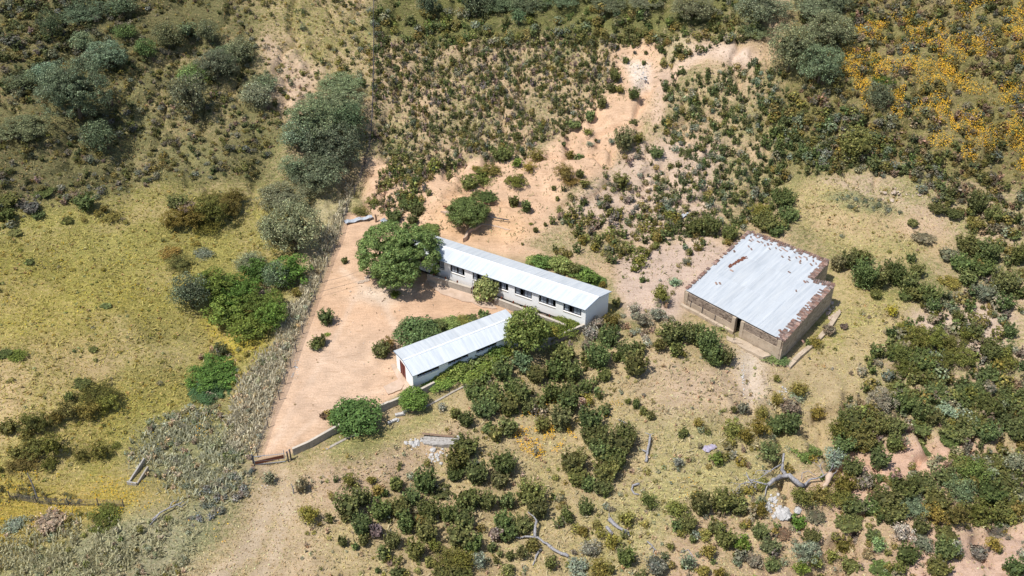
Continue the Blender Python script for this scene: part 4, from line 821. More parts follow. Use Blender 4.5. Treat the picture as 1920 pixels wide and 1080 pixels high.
scatter([(1450, 360), (1580, 335), (1720, 380), (1810, 420), (1790, 450), (1700, 500), (1600, 560), (1700, 560), (1690, 640), (1520, 720), (1500, 690), (1590, 560), (1560, 480)], 1.2, (.10, .25), (.4, .8), [(D_, 5, (1.0, .92, .65)), (O_, 4, (.95, .9, .9)), (S_, 1, (.8, .8, .6))], 60, .40, 3)
# reeds by the lower left fence
scatter([(-60, 908), (72, 912), (75, 922), (160, 938), (160, 948), (80, 946), (60, 938), (-60, 938)], 7.0, (.12, .26), (.9, 1.6), [(B_, 5, (1.5, .95, 2.2))], 35, .1, 3)
names = {G: ('green_scrub', 'low dark green scrub covering the slopes', 'scrub'), O_: ('olive_scrub', 'yellowish olive scrub mixed through the hillsides', 'scrub'),
         S_: ('silver_scrub', 'low silver grey aromatic scrub on the slopes', 'scrub'), D_: ('dry_brush', 'dry brown and beige brush along the fence and slopes', 'brush'), B_: ('reeds', 'bluish green reeds and fresh growth by the lower left fence', 'reeds')}
for k, (vs, cs) in STUFF.items():
    if not vs: continue
    V = np.concatenate(vs).reshape(-1, 3); C_ = np.concatenate(cs)
    nm, lab, ct = names[k]
    o = bpy.data.objects.new(nm, leaf_mesh(nm, V, C_, M['scrub'])); COL.objects.link(o); tag(o, lab, ct, kind='stuff')
    print(nm, len(V)//4)

# ------------------------------------------------------------------ grass and flowers
def grass(n=230000):
    rg = np.random.default_rng(5)
    px = rg.uniform(-30, 1950, n); py = rg.uniform(-20, 1100, n)**1.0
    p = PZ(px, py); x, y, z = p
    s_, v_, c_ = ground_info(x, y)
    keep = (rg.uniform(0, 1, n) < np.clip(c_*1.5, 0, 1)) & (sdist(x, y, YARDW) < .3) & (sdist(x, y, BARNW) < 0)
    x, y, z = x[keep], y[keep], z[keep]; base = (s_[keep]*.55+v_[keep]*.75)
    m_ = len(x); h = rg.uniform(.03, .13, m_); w = rg.uniform(.03, .08, m_); a = rg.uniform(0, 6.28, m_)
    dx, dy = np.cos(a)*w, np.sin(a)*w; lx, ly = rg.normal(0, .10, m_), rg.normal(0, .10, m_)
    V = np.stack([np.stack([x-dx, y-dy, z-.02], 1), np.stack([x+dx, y+dy, z-.02], 1), np.stack([x+dx*.9+lx, y+dy*.9+ly, z+h], 1), np.stack([x-dx*.6+lx, y-dy*.6+ly, z+h*.8], 1)], 1)
    col = base*rg.uniform(.8, 1.75, (m_, 1))*np.array([1.05, 1.0, .9])
    o = bpy.data.objects.new('grass', leaf_mesh('grass', V.reshape(-1, 3), np.clip(col, .02, .7), M['scrub'])); COL.objects.link(o)
    tag(o, 'short dry and yellow green grass over meadows and slopes', 'grass', kind='stuff')
grass()
def tall_grass(zones):
    Vs = []; Cs = []; rg = np.random.default_rng(31)
    for i, (pts, dens, thr, col, h0, h1) in enumerate(zones):
        poly = polyW(pts); x0, y0 = poly.min(0); x1, y1 = poly.max(0); n = int((x1-x0)*(y1-y0)*dens)
        x = rg.uniform(x0, x1, n); y = rg.uniform(y0, y1, n)
        keep = (sdist(x, y, poly)+2.2*(fbm(x/2, y/2, 110+i, 3)-.5) > rg.uniform(-.6, .8 if i == 0 else 2.6, n)) & (fbm(x/1.6, y/1.6, 115+i, 4) > thr) & (sdist(x, y, YARDW) < -.1)
        x, y = x[keep], y[keep]; z = H(x, y); m_ = len(x); h = rg.uniform(h0, h1, m_); w = rg.uniform(.025, .065, m_); a = rg.uniform(0, 6.28, m_)
        dx, dy = np.cos(a)*w, np.sin(a)*w; lx, ly = rg.normal(.05, .2, m_), rg.normal(.05, .2, m_)
        Vs.append(np.stack([np.stack([x-dx, y-dy, z], 1), np.stack([x+dx, y+dy, z], 1), np.stack([x+dx+lx, y+dy+ly, z+h], 1), np.stack([x-dx+lx, y-dy+ly, z+h*.85], 1)], 1).reshape(-1, 3))
        Cs.append(np.array(col)*rg.uniform(.6, 1.35, (m_, 1)))
    o = bpy.data.objects.new('tall_grass', leaf_mesh('tall_grass', np.concatenate(Vs), np.concatenate(Cs), M['scrub'])); COL.objects.link(o)
    tag(o, 'tall pale dry grass along the yard fence and lower left', 'grass', kind='stuff'); print('tall grass', sum(len(v) for v in Vs)//4)
tall_grass([
 ([(657, 340), (650, 400), (634, 440), (588, 560), (557, 640), (500, 795), (480, 852), (430, 850), (425, 780), (465, 700), (535, 620), (566, 540), (605, 450)], 66, .26, (.60, .545, .395), .25, .75),
 ([(230, 860), (290, 790), (400, 740), (430, 820), (475, 860), (470, 920), (400, 960), (330, 940), (290, 900)], 46, .38, (.47, .46, .31), .25, .65),
 ([(-60, 1000), (150, 960), (240, 990), (330, 960), (370, 1000), (350, 1110), (-60, 1110)], 46, .39, (.50, .47, .29), .25, .65),
 ([(-60, 440), (300, 350), (560, 380), (580, 400), (500, 640), (400, 800), (300, 800), (-60, 1010)], 7, .42, (.42, .36, .11), .10, .28),
 ([(560, 900), (760, 830), (1000, 700), (1150, 640), (1500, 700), (1460, 960), (1250, 1000), (1200, 1110), (560, 1110)], 7, .44, (.52, .44, .26), .15, .4),
 ([(1450, 360), (1580, 335), (1720, 380), (1810, 420), (1700, 500), (1600, 560), (1700, 560), (1690, 640), (1520, 720), (1500, 690), (1590, 560), (1560, 480)], 7, .42, (.50, .42, .22), .12, .35),
 ([(705, -40), (1900, -40), (1900, 300), (1500, 480), (1250, 540), (1000, 480), (700, 420)], 3.5, .44, (.36, .31, .16), .12, .35),
 ([(-60, -40), (700, -40), (690, 330), (-60, 430)], 2.5, .46, (.25, .22, .10), .12, .3),
])
def flowers(zones):
    Vs = []; Cs = []; rg = np.random.default_rng(8)
    for i, (pts, dens, thr, col, lift) in enumerate(zones):
        poly = polyW(pts); x0, y0 = poly.min(0); x1, y1 = poly.max(0); n = int((x1-x0)*(y1-y0)*dens)
        x = rg.uniform(x0, x1, n); y = rg.uniform(y0, y1, n)
        keep = (sdist(x, y, poly)+2*(fbm(x/3, y/3, 90+i, 3)-.5) > 0) & (fbm(x/2.4, y/2.4, 95+i, 4) > thr)
        x, y = x[keep], y[keep]; z = H(x, y)+rg.uniform(.15, lift, len(x))
        p = np.stack([x, y, z], 1); nn = np.tile([0, -.3, 1.], (len(x), 1))
        Vs.append(cards(p, nn, .115, 1, .5)); Cs.append(np.array(col)*rg.uniform(.75, 1.2, (len(x), 1))*np.array([1, 1, 1])*np.stack([np.ones(len(x)), rg.uniform(.8, 1.1, len(x)), np.ones(len(x))], 1))
    o = bpy.data.objects.new('wildflowers', leaf_mesh('wildflowers', np.concatenate(Vs), np.concatenate(Cs), M['flower'])); COL.objects.link(o)
    tag(o, 'orange and yellow wildflowers in patches on meadow and right hill', 'flowers', kind='stuff')
OR = (.80, .50, .05); YE = (.55, .42, .03)
flowers([
 ([(1590, 60), (1700, 20), (1950, -20), (1950, 330), (1800, 300), (1700, 190), (1600, 200), (1570, 130)], 60, .53, OR, 1.0),
 ([(1600, 150), (1720, 110), (1800, 150), (1760, 240), (1620, 220)], 60, .52, OR, 1.0),
 ([(1700, 240), (1930, 260), (1930, 330), (1760, 300)], 50, .53, OR, 1.0),
 ([(960, 800), (1060, 790), (1090, 830), (1020, 870), (980, 860)], 46, .46, OR, .6),
 ([(1030, 745), (1060, 760), (1040, 810), (980, 820), (965, 800)], 24, .5, OR, .5),
 ([(1130, 755), (1165, 745), (1170, 780), (1130, 790)], 14, .45, (.5, .34, .05), .5),
 ([(1040, 965), (1062, 965), (1056, 995), (1040, 990)], 30, .4, OR, .5),
 ([(200, 460), (330, 480), (310, 560), (150, 560)], 3, .55, YE, .3),
 ([(-30, 450), (380, 450), (350, 720), (-30, 700)], 2.4, .53, (.50, .41, .04), .3),
 ([(180, 720), (400, 720), (400, 800), (250, 860), (170, 840)], 3, .52, (.42, .36, .04), .3),
 ([(370, 590), (480, 650), (460, 665), (390, 650)], 9, .45, YE, .4),
 ([(0, 880), (330, 900), (300, 960), (0, 990)], 8, .50, (.60, .40, .03), .35),
 ([(360, 798), (395, 800), (395, 825), (370, 822)], 9, .35, OR, .5),
 ([(230, 930), (420, 940), (440, 1060), (330, 1060)], 1.6, .56, OR, .4),
 ([(590, 840), (625, 835), (625, 858), (600, 862)], 6, .4, OR, .4),
 ([(1640, 310), (1700, 300), (1690, 330)], 4, .4, OR, .5),
 ([(1250, 900), (1310, 900), (1310, 940), (1250, 940)], 4, .5, OR, .5),
 ([(1480, 360), (1620, 340), (1600, 420), (1500, 420)], 1.2, .55, YE, .3),
 ([(1560, 560), (1640, 560), (1600, 660), (1500, 690)], 1.2, .55, YE, .3),
])

# ------------------------------------------------------------------ BUILDINGS
def lerp(a, b, t): return tuple(a[i]+(b[i]-a[i])*t for i in range(3))
def sheet(mb, e0, e1, r1, r0, n, base, var=.035, lap=.006, rows=1):
    """roof slope laid as overlapping sheets: e0,e1 along the eave, r0,r1 along the ridge"""
    faces_uv = []
    L = math.dist(e0, e1); S = math.dist(e0, r0)
    for j in range(rows):
        for i in range(n):
            u0, u1 = i/n, (i+1)/n; v0, v1 = j/rows, (j+1)/rows
            up = lap*((i % 2)+j)+random.uniform(0, .006)
            pts = [lerp(lerp(e0, e1, u), lerp(r0, r1, u), v) for u, v in ((u0, v0), (u1, v0), (u1, v1), (u0, v1))]
            t = [(p[0], p[1], p[2]+.03+up) for p in pts]; bt = [(p[0], p[1], p[2]+up) for p in pts]
            k = 1+random.uniform(-var, var)
            mb.hexa(bt, t, (base[0]*k, base[1]*k, base[2]*k))
            uvq = [(u*L, v*S) for u, v in ((u0, v0), (u1, v0), (u1, v1), (u0, v1))]
            faces_uv += uvq+uvq
    return faces_uv
def add_uv(o, uvs):
    me = o.data; l = me.uv_layers.new(name='UV')
    idx = np.empty(len(me.loops), np.int32); me.loops.foreach_get('vertex_index', idx)
    l.data.foreach_set('uv', np.array(uvs, np.float32)[idx].ravel())
def wallseg(mb, a, b, z0, z1, th, inward, z1b=None):
    """upright wall piece from plan point a to b; th goes along the inward normal"""
    z1b = z1 if z1b is None else z1b
    i0 = (a[0]+inward[0]*th, a[1]+inward[1]*th); i1 = (b[0]+inward[0]*th, b[1]+inward[1]*th)
    mb.hexa([(a[0], a[1], z0), (b[0], b[1], z0), (i1[0], i1[1], z0), (i0[0], i0[1], z0)], [(a[0], a[1], z1), (b[0], b[1], z1b), (i1[0], i1[1], z1b), (i0[0], i0[1], z1)])
def t_at(a, b, z, px):               # parameter along a-b whose sight line has column px
    lo, hi = 0., 1.
    for _ in range(40):
        m_ = (lo+hi)/2
        x = proj((a[0]+(b[0]-a[0])*m_, a[1]+(b[1]-a[1])*m_, z))[0]
        if x < px: lo = m_
        else: hi = m_
    return (lo+hi)/2
def unit2(a, b):
    d = (b[0]-a[0], b[1]-a[1]); L = math.hypot(*d); return (d[0]/L, d[1]/L), L

def gable_shed(name, label, FL, FR, BR, BL, zb, eave, rise, openings, opz, door=None, over=.32, col=(.62, .67, .72), nsheets=26):
    """FL..BL plan corners of the ROOF edge; walls sit inside by the overhang"""
    c = [sum(p[i] for p in (FL, FR, BR, BL))/4 for i in (0, 1)]
    root = thing(name, label, 'building', (c[0], c[1], zb))
    (ux, uy), L = unit2(FL, FR); (vx, vy), Wd = unit2(FL, BL); (wx, wy), W2 = unit2(FR, BR)
    def ins(p, s, t, v): return (p[0]+ux*s+v[0]*t, p[1]+uy*s+v[1]*t)
    fl = ins(FL, .12, over, (vx, vy)); fr = ins(FR, -.12, over, (wx, wy)); br = ins(BR, -.12, -over, (wx, wy)); bl = ins(BL, .12, -over, (vx, vy))
    ze = zb+eave; zr = ze+rise; nf = (uy, -ux); inw = (-nf[0], -nf[1])
    th = .22; zt = ze+rise*2*over/Wd-.03
    wl = MB()
    xs = [t_at(fl, fr, zb+opz[1], a) for o_ in openings for a in o_]
    cuts = [0]+xs+[1]
    pt = lambda t: (fl[0]+(fr[0]-fl[0])*t, fl[1]+(fr[1]-fl[1])*t)
    for i in range(0, len(cuts)-1, 2):
        wallseg(wl, pt(cuts[i]), pt(cuts[i+1]), zb-.4, zt, th, inw)
    for i in range(1, len(cuts)-1, 2):
        wallseg(wl, pt(cuts[i]), pt(cuts[i+1]), zb-.4, zb+opz[0], th, inw)
    # back wall and gables
    wallseg(wl, (bl[0]+inw[0]*-th, bl[1]+inw[1]*-th), (br[0]+inw[0]*-th, br[1]+inw[1]*-th), zb-.4, zt, th, inw)
    for a, b_, sgn in ((fl, bl, 1), (fr, br, -1)):
        d, LL = unit2(a, b_); a2 = (a[0]+d[0]*(th+.002), a[1]+d[1]*(th+.002)); b2 = (b_[0]-d[0]*(th+.002), b_[1]-d[1]*(th+.002)); mid = ((a[0]+b_[0])/2, (a[1]+b_[1])/2)
        o_ = (ux*th*sgn, uy*th*sgn)
        zz = zt+rise*.06
        prof = [(a2, zb-.4), (b2, zb-.4), (b2, zz), (mid, zr-.05), (a2, zz)]
        if door and sgn == 1:
            z_d = zb+door[2]
            t0, t1 = sorted([t_at(a2, b2, zb+1, q_) for q_ in door[:2]]) if proj((a2[0], a2[1], zb))[0] < proj((b2[0], b2[1], zb))[0] else sorted([1-t_at(b2, a2, zb+1, q_) for q_ in door[:2]])
            q = lambda t: (a2[0]+(b2[0]-a2[0])*t, a2[1]+(b2[1]-a2[1])*t)
            def gz(t): return zz+(zr-.05-zz)*(1-abs(t-.5)*2)
            for (s0, s1, zz0) in ((0, t0, zb-.4), (t0, t1, z_d), (t1, 1, zb-.4)):
                segs = sorted({s0, s1} | ({.5} if s0 < .5 < s1 else set()))
                for s_a, s_b in zip(segs[:-1], segs[1:]):
                    A, Bq = q(s_a), q(s_b)
                    wl.hexa([(A[0], A[1], zz0), (Bq[0], Bq[1], zz0), (Bq[0]+o_[0], Bq[1]+o_[1], zz0), (A[0]+o_[0], A[1]+o_[1], zz0)], [(A[0], A[1], gz(s_a)), (Bq[0], Bq[1], gz(s_b)), (Bq[0]+o_[0], Bq[1]+o_[1], gz(s_b)), (A[0]+o_[0], A[1]+o_[1], gz(s_a))])
            dm = MB(); A, Bq = q(t0), q(t1); i_ = (o_[0]*.25, o_[1]*.25); j_ = (o_[0]*.6, o_[1]*.6)
            dm.hexa([(A[0]+i_[0], A[1]+i_[1], zb-.05), (Bq[0]+i_[0], Bq[1]+i_[1], zb-.05), (Bq[0]+j_[0], Bq[1]+j_[1], zb-.05), (A[0]+j_[0], A[1]+j_[1], zb-.05)], [(A[0]+i_[0], A[1]+i_[1], z_d), (Bq[0]+i_[0], Bq[1]+i_[1], z_d), (Bq[0]+j_[0], Bq[1]+j_[1], z_d), (A[0]+j_[0], A[1]+j_[1], z_d)])
            dr = dm.build('door', M['maroon'], root)
            fm_ = MB()
            for tt in (t0, t1, (t0+t1)/2):
                c_ = q(tt); fm_.tube([(c_[0]+i_[0]*.3, c_[1]+i_[1]*.3, zb), (c_[0]+i_[0]*.3, c_[1]+i_[1]*.3, z_d)], .03, 4)
            subpart(fm_, 'door_frame', M['rust'], dr)
        else:
            n5 = len(prof); vs = [(p[0], p[1], z_) for p, z_ in prof]+[(p[0]+o_[0], p[1]+o_[1], z_) for p, z_ in prof]
            fs = [tuple(range(n5)), tuple(range(2*n5-1, n5-1, -1))]+[(i, i+n5, (i+1) % n5+n5, (i+1) % n5) for i in range(n5)]
            wl.add(vs, fs)
    wl.build('wall', M['white'], root)
    # roof
    e = lambda p, z: (p[0], p[1], z)
    rl = ((FL[0]+BL[0])/2, (FL[1]+BL[1])/2, zr); rr = ((FR[0]+BR[0])/2, (FR[1]+BR[1])/2, zr)
    rf = MB(); uv = sheet(rf, e(FL, ze), e(FR, ze), rr, rl, nsheets, col); uv += sheet(rf, e(BR, ze), e(BL, ze), rl, rr, nsheets, tuple(c_*.97 for c_ in col))  # back slope slightly darker: its shade put into the sheet colour
    ro = rf.build('roof', M['roof'], root); add_uv(ro, uv)
    rc = MB(); rc.tube([(rl[0], rl[1], rl[2]+.045), (rr[0], rr[1], rr[2]+.045)], .10, 6); rc_o = subpart(rc, 'ridge_cap', M['roof'], ro); add_uv(rc_o, [(v.co.x*.5, v.co.y*.5) for v in rc_o.data.vertices])
    shade_mb = MB()  # strips under the sheet edges, eave and verge shade put into their colour
    for a, b_ in ((FL, FR),):
        wallseg(shade_mb, (a[0]+inw[0]*.05, a[1]+inw[1]*.05), (b_[0]+inw[0]*.05, b_[1]+inw[1]*.05), ze-.10, ze-.004, .03, inw)
    for a, rg_, b_ in ((FL, rl, BL), (FR, rr, BR)):
        shade_mb.tube([(a[0], a[1], ze-.03), (rg_[0], rg_[1], zr-.03), (b_[0], b_[1], ze-.03)], .05, 4)
    subpart(shade_mb, 'edge_shade_strip', M['blueshade'], ro)
    return root, pt, xs, (fl, fr, inw, zt), nf

# long shed
ZL = .15
def PF(px, py, z): p = P3(px, py, 0, z); return (p[0], p[1])
E1 = ZL+2.65
LFL, LFR, LBR, LBL = PF(757, 466, E1), PF(1097, 582, E1), PF(1147, 546.5, E1), PF(797, 436, E1)
print('long plan', LFL, LFR, LBR, LBL)
wins = [(778, 800), (812, 833), (844, 871), (886, 911), (923, 953), (965, 997), (1010, 1042), (1056, 1090)]
wins = [(a, b_) for a, b_ in wins]
root, pt, xs, (fl, fr, inw, zt), nf = gable_shed('long_shed', 'long white shed with metal roof and a row of windows', LFL, LFR, LBR, LBL, ZL, 2.65, .46, wins, (1.28, 1.9), col=(.61, .64, .665))
for k in range(0, len(xs), 2):
    a, b_ = pt(xs[k]), pt(xs[k+1]); d, L = unit2(a, b_)
    z0, z1 = ZL+1.28, zt-.02
    off = .12
    A = (a[0]+inw[0]*off, a[1]+inw[1]*off); Bp = (b_[0]+inw[0]*off, b_[1]+inw[1]*off)
    fm_ = MB()
    wallseg(fm_, (A[0]+d[0]*.004, A[1]+d[1]*.004), (Bp[0]-d[0]*.004, Bp[1]-d[1]*.004), z0+.004, z0+.07, .06, inw)
    wallseg(fm_, (A[0]+d[0]*.004, A[1]+d[1]*.004), (Bp[0]-d[0]*.004, Bp[1]-d[1]*.004), z1-.10, z1, .06, inw)
    for t in (0, .26, .5, .74, 1):
        c_ = (A[0]+d[0]*(.03+(L-.06)*t), A[1]+d[1]*(.03+(L-.06)*t)); fm_.box((c_[0]+inw[0]*.03, c_[1]+inw[1]*.03, (z0+z1)/2), .05, .05, z1-z0-.18, math.atan2(d[1], d[0]))
    w_ = fm_.build('window', M['darkmetal'], root)
    for t0, t1 in ((.06, .30), (.56, .92)) if k % 4 else ((.10, .42), (.55, .80)):
        pn = MB(); wallseg(pn, (A[0]+d[0]*L*t0+inw[0]*.025, A[1]+d[1]*L*t0+inw[1]*.025), (A[0]+d[0]*L*t1+inw[0]*.025, A[1]+d[1]*L*t1+inw[1]*.025), z0+.12, z0+(z1-z0)*.72, .015, inw)
        subpart(pn, 'pane', M['pane'], w_)
    sl = MB(); wallseg(sl, (a[0]-inw[0]*.06, a[1]-inw[1]*.06), (b_[0]-inw[0]*.06, b_[1]-inw[1]*.06), z0-.06, z0-.003, .055, inw); subpart(sl, 'window_sill', M['blocktop'], w_)
# floor inside, dark
def floor_part(root, c4, z):
    mb = MB(); cx = sum(p[0] for p in c4)/4; cy = sum(p[1] for p in c4)/4
    q = [(cx+(p[0]-cx)*.93, cy+(p[1]-cy)*.93) for p in c4]
    mb.hexa([(p[0], p[1], z-.1) for p in q], [(p[0], p[1], z) for p in q]); mb.build('floor', M['dark'], root)
floor_part(root, (LFL, LFR, LBR, LBL), ZL+.06)

# small shed
ZS = -.02; E2 = ZS+2.25
SFL, SFR, SBR, SBL = PF(774, 706, E2), PF(978, 622, E2), PF(948, 580, E2), PF(738, 658, E2)
print('small plan', SFL, SFR, SBR, SBL)
root2, pt2, xs2, (fl2, fr2, inw2, zt2), nf2 = gable_shed('small_shed', 'smaller white shed with metal roof and maroon door', SFL, SFR, SBR, SBL, ZS, 2.25, .42, [(782, 823), (840, 878), (893, 931)], (1.45, 2.0), door=(750.5, 760.5, 1.95), nsheets=17, col=(.61, .64, .665))
floor_part(root2, (SFL, SFR, SBR, SBL), ZS+.06)
for k in range(0, len(xs2), 2):
    a, b_ = pt2(xs2[k]), pt2(xs2[k+1]); d, L = unit2(a, b_); fm_ = MB()
    A = (a[0]+inw2[0]*.1, a[1]+inw2[1]*.1); Bp = (b_[0]+inw2[0]*.1, b_[1]+inw2[1]*.1)
    for t in (0, .33, .66, 1):
        c_ = (A[0]+d[0]*(.03+(L-.06)*t), A[1]+d[1]*(.03+(L-.06)*t)); fm_.box((c_[0], c_[1], ZS+(1.45+zt2-ZS)/2), .05, .05, zt2-ZS-1.5, math.atan2(d[1], d[0]))
    fm_.build('window', M['rust'], root2)

# barn ------------------------------------------------------------
def barn():
    gz = float(H(np.array(30.), np.array(-2.)))
    zf, zk = gz+2.2, gz+3.1           # roof height along the front and the back
    A = PF(1405, 433, zk); Bc = PF(1284, 545, zf); Cc = PF(1469, 640, zf); D = PF(1565, 535, gz+2.75); E = PF(1523, 524, gz+2.85); Fp = PF(1555, 490, zk-.05)
    print('barn', A, Bc, Cc, D, E, Fp, gz)
    cx, cy = (A[0]+Bc[0]+Cc[0]+D[0])/4, (A[1]+Bc[1]+Cc[1]+D[1])/4
    root = thing('stone_barn', 'square stone barn with pale metal roof edged in broken tiles', 'building', (cx, cy, gz))
    plan = [Bc, Cc, D, E, Fp, A]
    # least-squares roof plane through the measured heights
    hs = [zf, zf, gz+2.75, gz+2.85, zk-.05, zk]
    Am = np.array([[p[0], p[1], 1] for p in plan]); pl = np.linalg.lstsq(Am, np.array(hs), rcond=None)[0]
    rz = lambda p: float(pl[0]*p[0]+pl[1]*p[1]+pl[2])
    th = .45
    def inset(poly, d):
        out = []; n = len(poly)
        for i in range(n):
            p0, p1, p2 = poly[i-1], poly[i], poly[(i+1) % n]
            (ax, ay), _ = unit2(p0, p1); (bx, by), _ = unit2(p1, p2)
            n1 = (-ay, ax); n2 = (-by, bx)
            k = d/(1+n1[0]*n2[0]+n1[1]*n2[1])
            out.append((p1[0]+(n1[0]+n2[0])*k, p1[1]+(n1[1]+n2[1])*k))
        return out
    inn = inset(plan, th)
    edges = [(0, 1), (1, 2), (2, 3), (3, 4), (4, 5), (5, 0)]
    for (i, j) in edges:
        a, b_, ai, bi = plan[i], plan[j], inn[i], inn[j]
        L = math.dist(a, b_)
        if i == 0:
            # front wall: door gap, lower plaster step and stone above
            t0 = t_at(a, b_, gz+1, 1377); t1 = t_at(a, b_, gz+1, 1389)
            pl_ = MB(); stn = MB()
            for s0, s1 in ((0, t0), (t1, 1)):
                p0, p1 = lerp((*a, 0), (*b_, 0), s0), lerp((*a, 0), (*b_, 0), s1); q0, q1 = lerp((*ai, 0), (*bi, 0), s0), lerp((*ai, 0), (*bi, 0), s1)
                zt_ = gz+1.0
                pl_.hexa([(p0[0], p0[1], gz-.8), (p1[0], p1[1], gz-.8), (q1[0], q1[1], gz-.8), (q0[0], q0[1], gz-.8)], [(p0[0], p0[1], zt_), (p1[0], p1[1], zt_), (q1[0], q1[1], zt_), (q0[0], q0[1], zt_)])
                m0, m1 = lerp(p0, q0, .12), lerp(p1, q1, .12)
                z0_, z1_ = rz(p0)-.22, rz(p1)-.22
                stn.hexa([(m0[0], m0[1], zt_+.003), (m1[0], m1[1], zt_+.003), (q1[0], q1[1], zt_+.003), (q0[0], q0[1], zt_+.003)], [(m0[0], m0[1], z0_), (m1[0], m1[1], z1_), (q1[0], q1[1], z1_), (q0[0], q0[1], z0_)])
            # pillars
            for tt in (.008, t0-.012, t1+.012, .985):
                p = lerp((*a, 0), (*b_, 0), tt); q_ = lerp((*ai, 0), (*bi, 0), tt); m_ = lerp(p, q_, .45)
                pl_.box((m_[0], m_[1], gz+.75), .42, .5, 2.5+.2*(tt in (.008, .985)), math.atan2(b_[1]-a[1], b_[0]-a[0]))
            pl_.build('wall', M['plaster'], root); stn.build('stone_wall', M['stone'], root)
            lt = MB(); lt.box(((a[0]+b_[0])/2+ (ai[0]-a[0])*.6, (a[1]+b_[1])/2+(ai[1]-a[1])*.6, (rz(a)+rz(b_))/2-.12), L*.97, .14, .16, math.atan2(b_[1]-a[1], b_[0]-a[0])); lt.build('lintel_beam', M['darkmetal'], root)
        else:
            w = MB(); n = max(2, int(L/1.0))
            w.hexa([(a[0], a[1], gz-1.2), (b_[0], b_[1], gz-1.2), (bi[0], bi[1], gz-1.2), (ai[0], ai[1], gz-1.2)], [(a[0], a[1], rz(a)-.05), (b_[0], b_[1], rz(b_)-.05), (bi[0], bi[1], rz(bi)-.05), (ai[0], ai[1], rz(ai)-.05)])
            w.build('wall', M['beigestone'], root)
    # roof sheets (clipped to the plan): strips running down the slope
    rp = inset(plan, .10)
    me_b = MB(); uv = []
    (ux, uy), L = unit2(rp[0], rp[1])
    B0 = rp[0]
    tow = lambda p: ((p[0]-B0[0])*ux+(p[1]-B0[1])*uy, -(p[0]-B0[0])*uy+(p[1]-B0[1])*ux)
    back = lambda u, v: (B0[0]+ux*u-uy*v, B0[1]+uy*u+ux*v)
    loc = [tow(p) for p in rp]
    us = sorted(p[0] for p in loc); umin, umax = us[0], us[-1]
    def vrange(u):
        vs = []
        for i in range(len(loc)):
            (u0, v0), (u1, v1) = loc[i], loc[(i+1) % len(loc)]
            if (u0 <= u < u1) or (u1 <= u < u0): vs.append(v0+(v1-v0)*(u-u0)/(u1-u0))
        return sorted(vs)
    step = .92; brk = sorted(set([umin, umax]+[p[0] for p in loc]+list(np.arange(umin, umax, step))))
    idx = 0
    for u0, u1 in zip(brk[:-1], brk[1:]):
        if u1-u0 < .02: continue
        r0, r1 = vrange(u0+1e-4), vrange(u1-1e-4)
        idx += 1
        for s in range(0, min(len(r0), len(r1)), 2):
            a0, b0, a1, b1 = r0[s], r0[s+1], r1[s], r1[s+1]
            rows = 3
            for k in range(rows):
                f0, f1 = k/rows, (k+1)/rows
                q = [(u0, a0+(b0-a0)*f0), (u1, a1+(b1-a1)*f0), (u1, a1+(b1-a1)*f1), (u0, a0+(b0-a0)*f1)]
                P_ = [back(*w) for w in q]; up = .004+.012*(idx % 2)+.01*k
                kk = 1+random.uniform(-.04, .04)
                cl = (.54*kk, .565*kk, .585*kk)
                me_b.hexa([(p[0], p[1], rz(p)-.02+up) for p in P_], [(p[0], p[1], rz(p)+.02+up) for p in P_], cl)
                uv += [(w[0], w[1]) for w in q]*2
    ro = me_b.build('roof', M['roof'], root); add_uv(ro, uv)
    # edge tiles
    def tile(p, ang, s=1.0, z=0, T=None):
        k = random.uniform(.7, 1.25); c = random.choice([(.24, .145, .11), (.19, .13, .11), (.32, .22, .175), (.26, .20, .17)])
        zz = rz(p)+.06+z; ca, sa = math.cos(ang), math.sin(ang); w = .11*s; l = .21*s
        arc = [(-w, 0), (-w*.6, .055), (0, .075), (w*.6, .055), (w, 0)]
        vs = []
        for e_ in (-l, l):
            for (x_, h_) in arc: vs.append((p[0]+e_*ca-x_*sa, p[1]+e_*sa+x_*ca, zz+h_*s))
            for (x_, h_) in arc: vs.append((p[0]+e_*ca-x_*sa*.8, p[1]+e_*sa+x_*ca*.8, zz+h_*s-.03))
        fs = [(i, i+1, i+11, i+10) for i in range(4)]+[(i+5, i+15, i+16, i+6) for i in range(4)]+[(0, 10, 15, 5), (4, 9, 19, 14)]+[(i, i+5, i+6, i+1) for i in range(4)]+[(i+10, i+11, i+16, i+15) for i in range(4)]
        (T or tl).add(vs, fs, tuple(v*k for v in c))
    for (i, j, rows) in ((1, 2, 3), (2, 3, 2), (3, 4, 2), (4, 5, 2), (5, 0, 1)):
        a, b_ = plan[i], plan[j]; (dx, dy), L = unit2(a, b_); nrm = (-dy, dx); tl = MB()
        n = int(L/.24)
        for q in range(n):
            for r_ in range(rows):
                if random.random() < .08+.3*r_/rows+(.2 if i == 5 else 0): continue
                o_ = .06+r_*.34+random.uniform(-.05, .05)
                p = (a[0]+dx*(q+.5)*.24+nrm[0]*o_, a[1]+dy*(q+.5)*.24+nrm[1]*o_)
                tile(p, math.atan2(nrm[1], nrm[0])+random.uniform(-.12, .12), 1, (.03 if r_ == 0 else 0)+.01*(q % 2), tl)
        subpart(tl, 'tile_edging', M['tile'], ro)
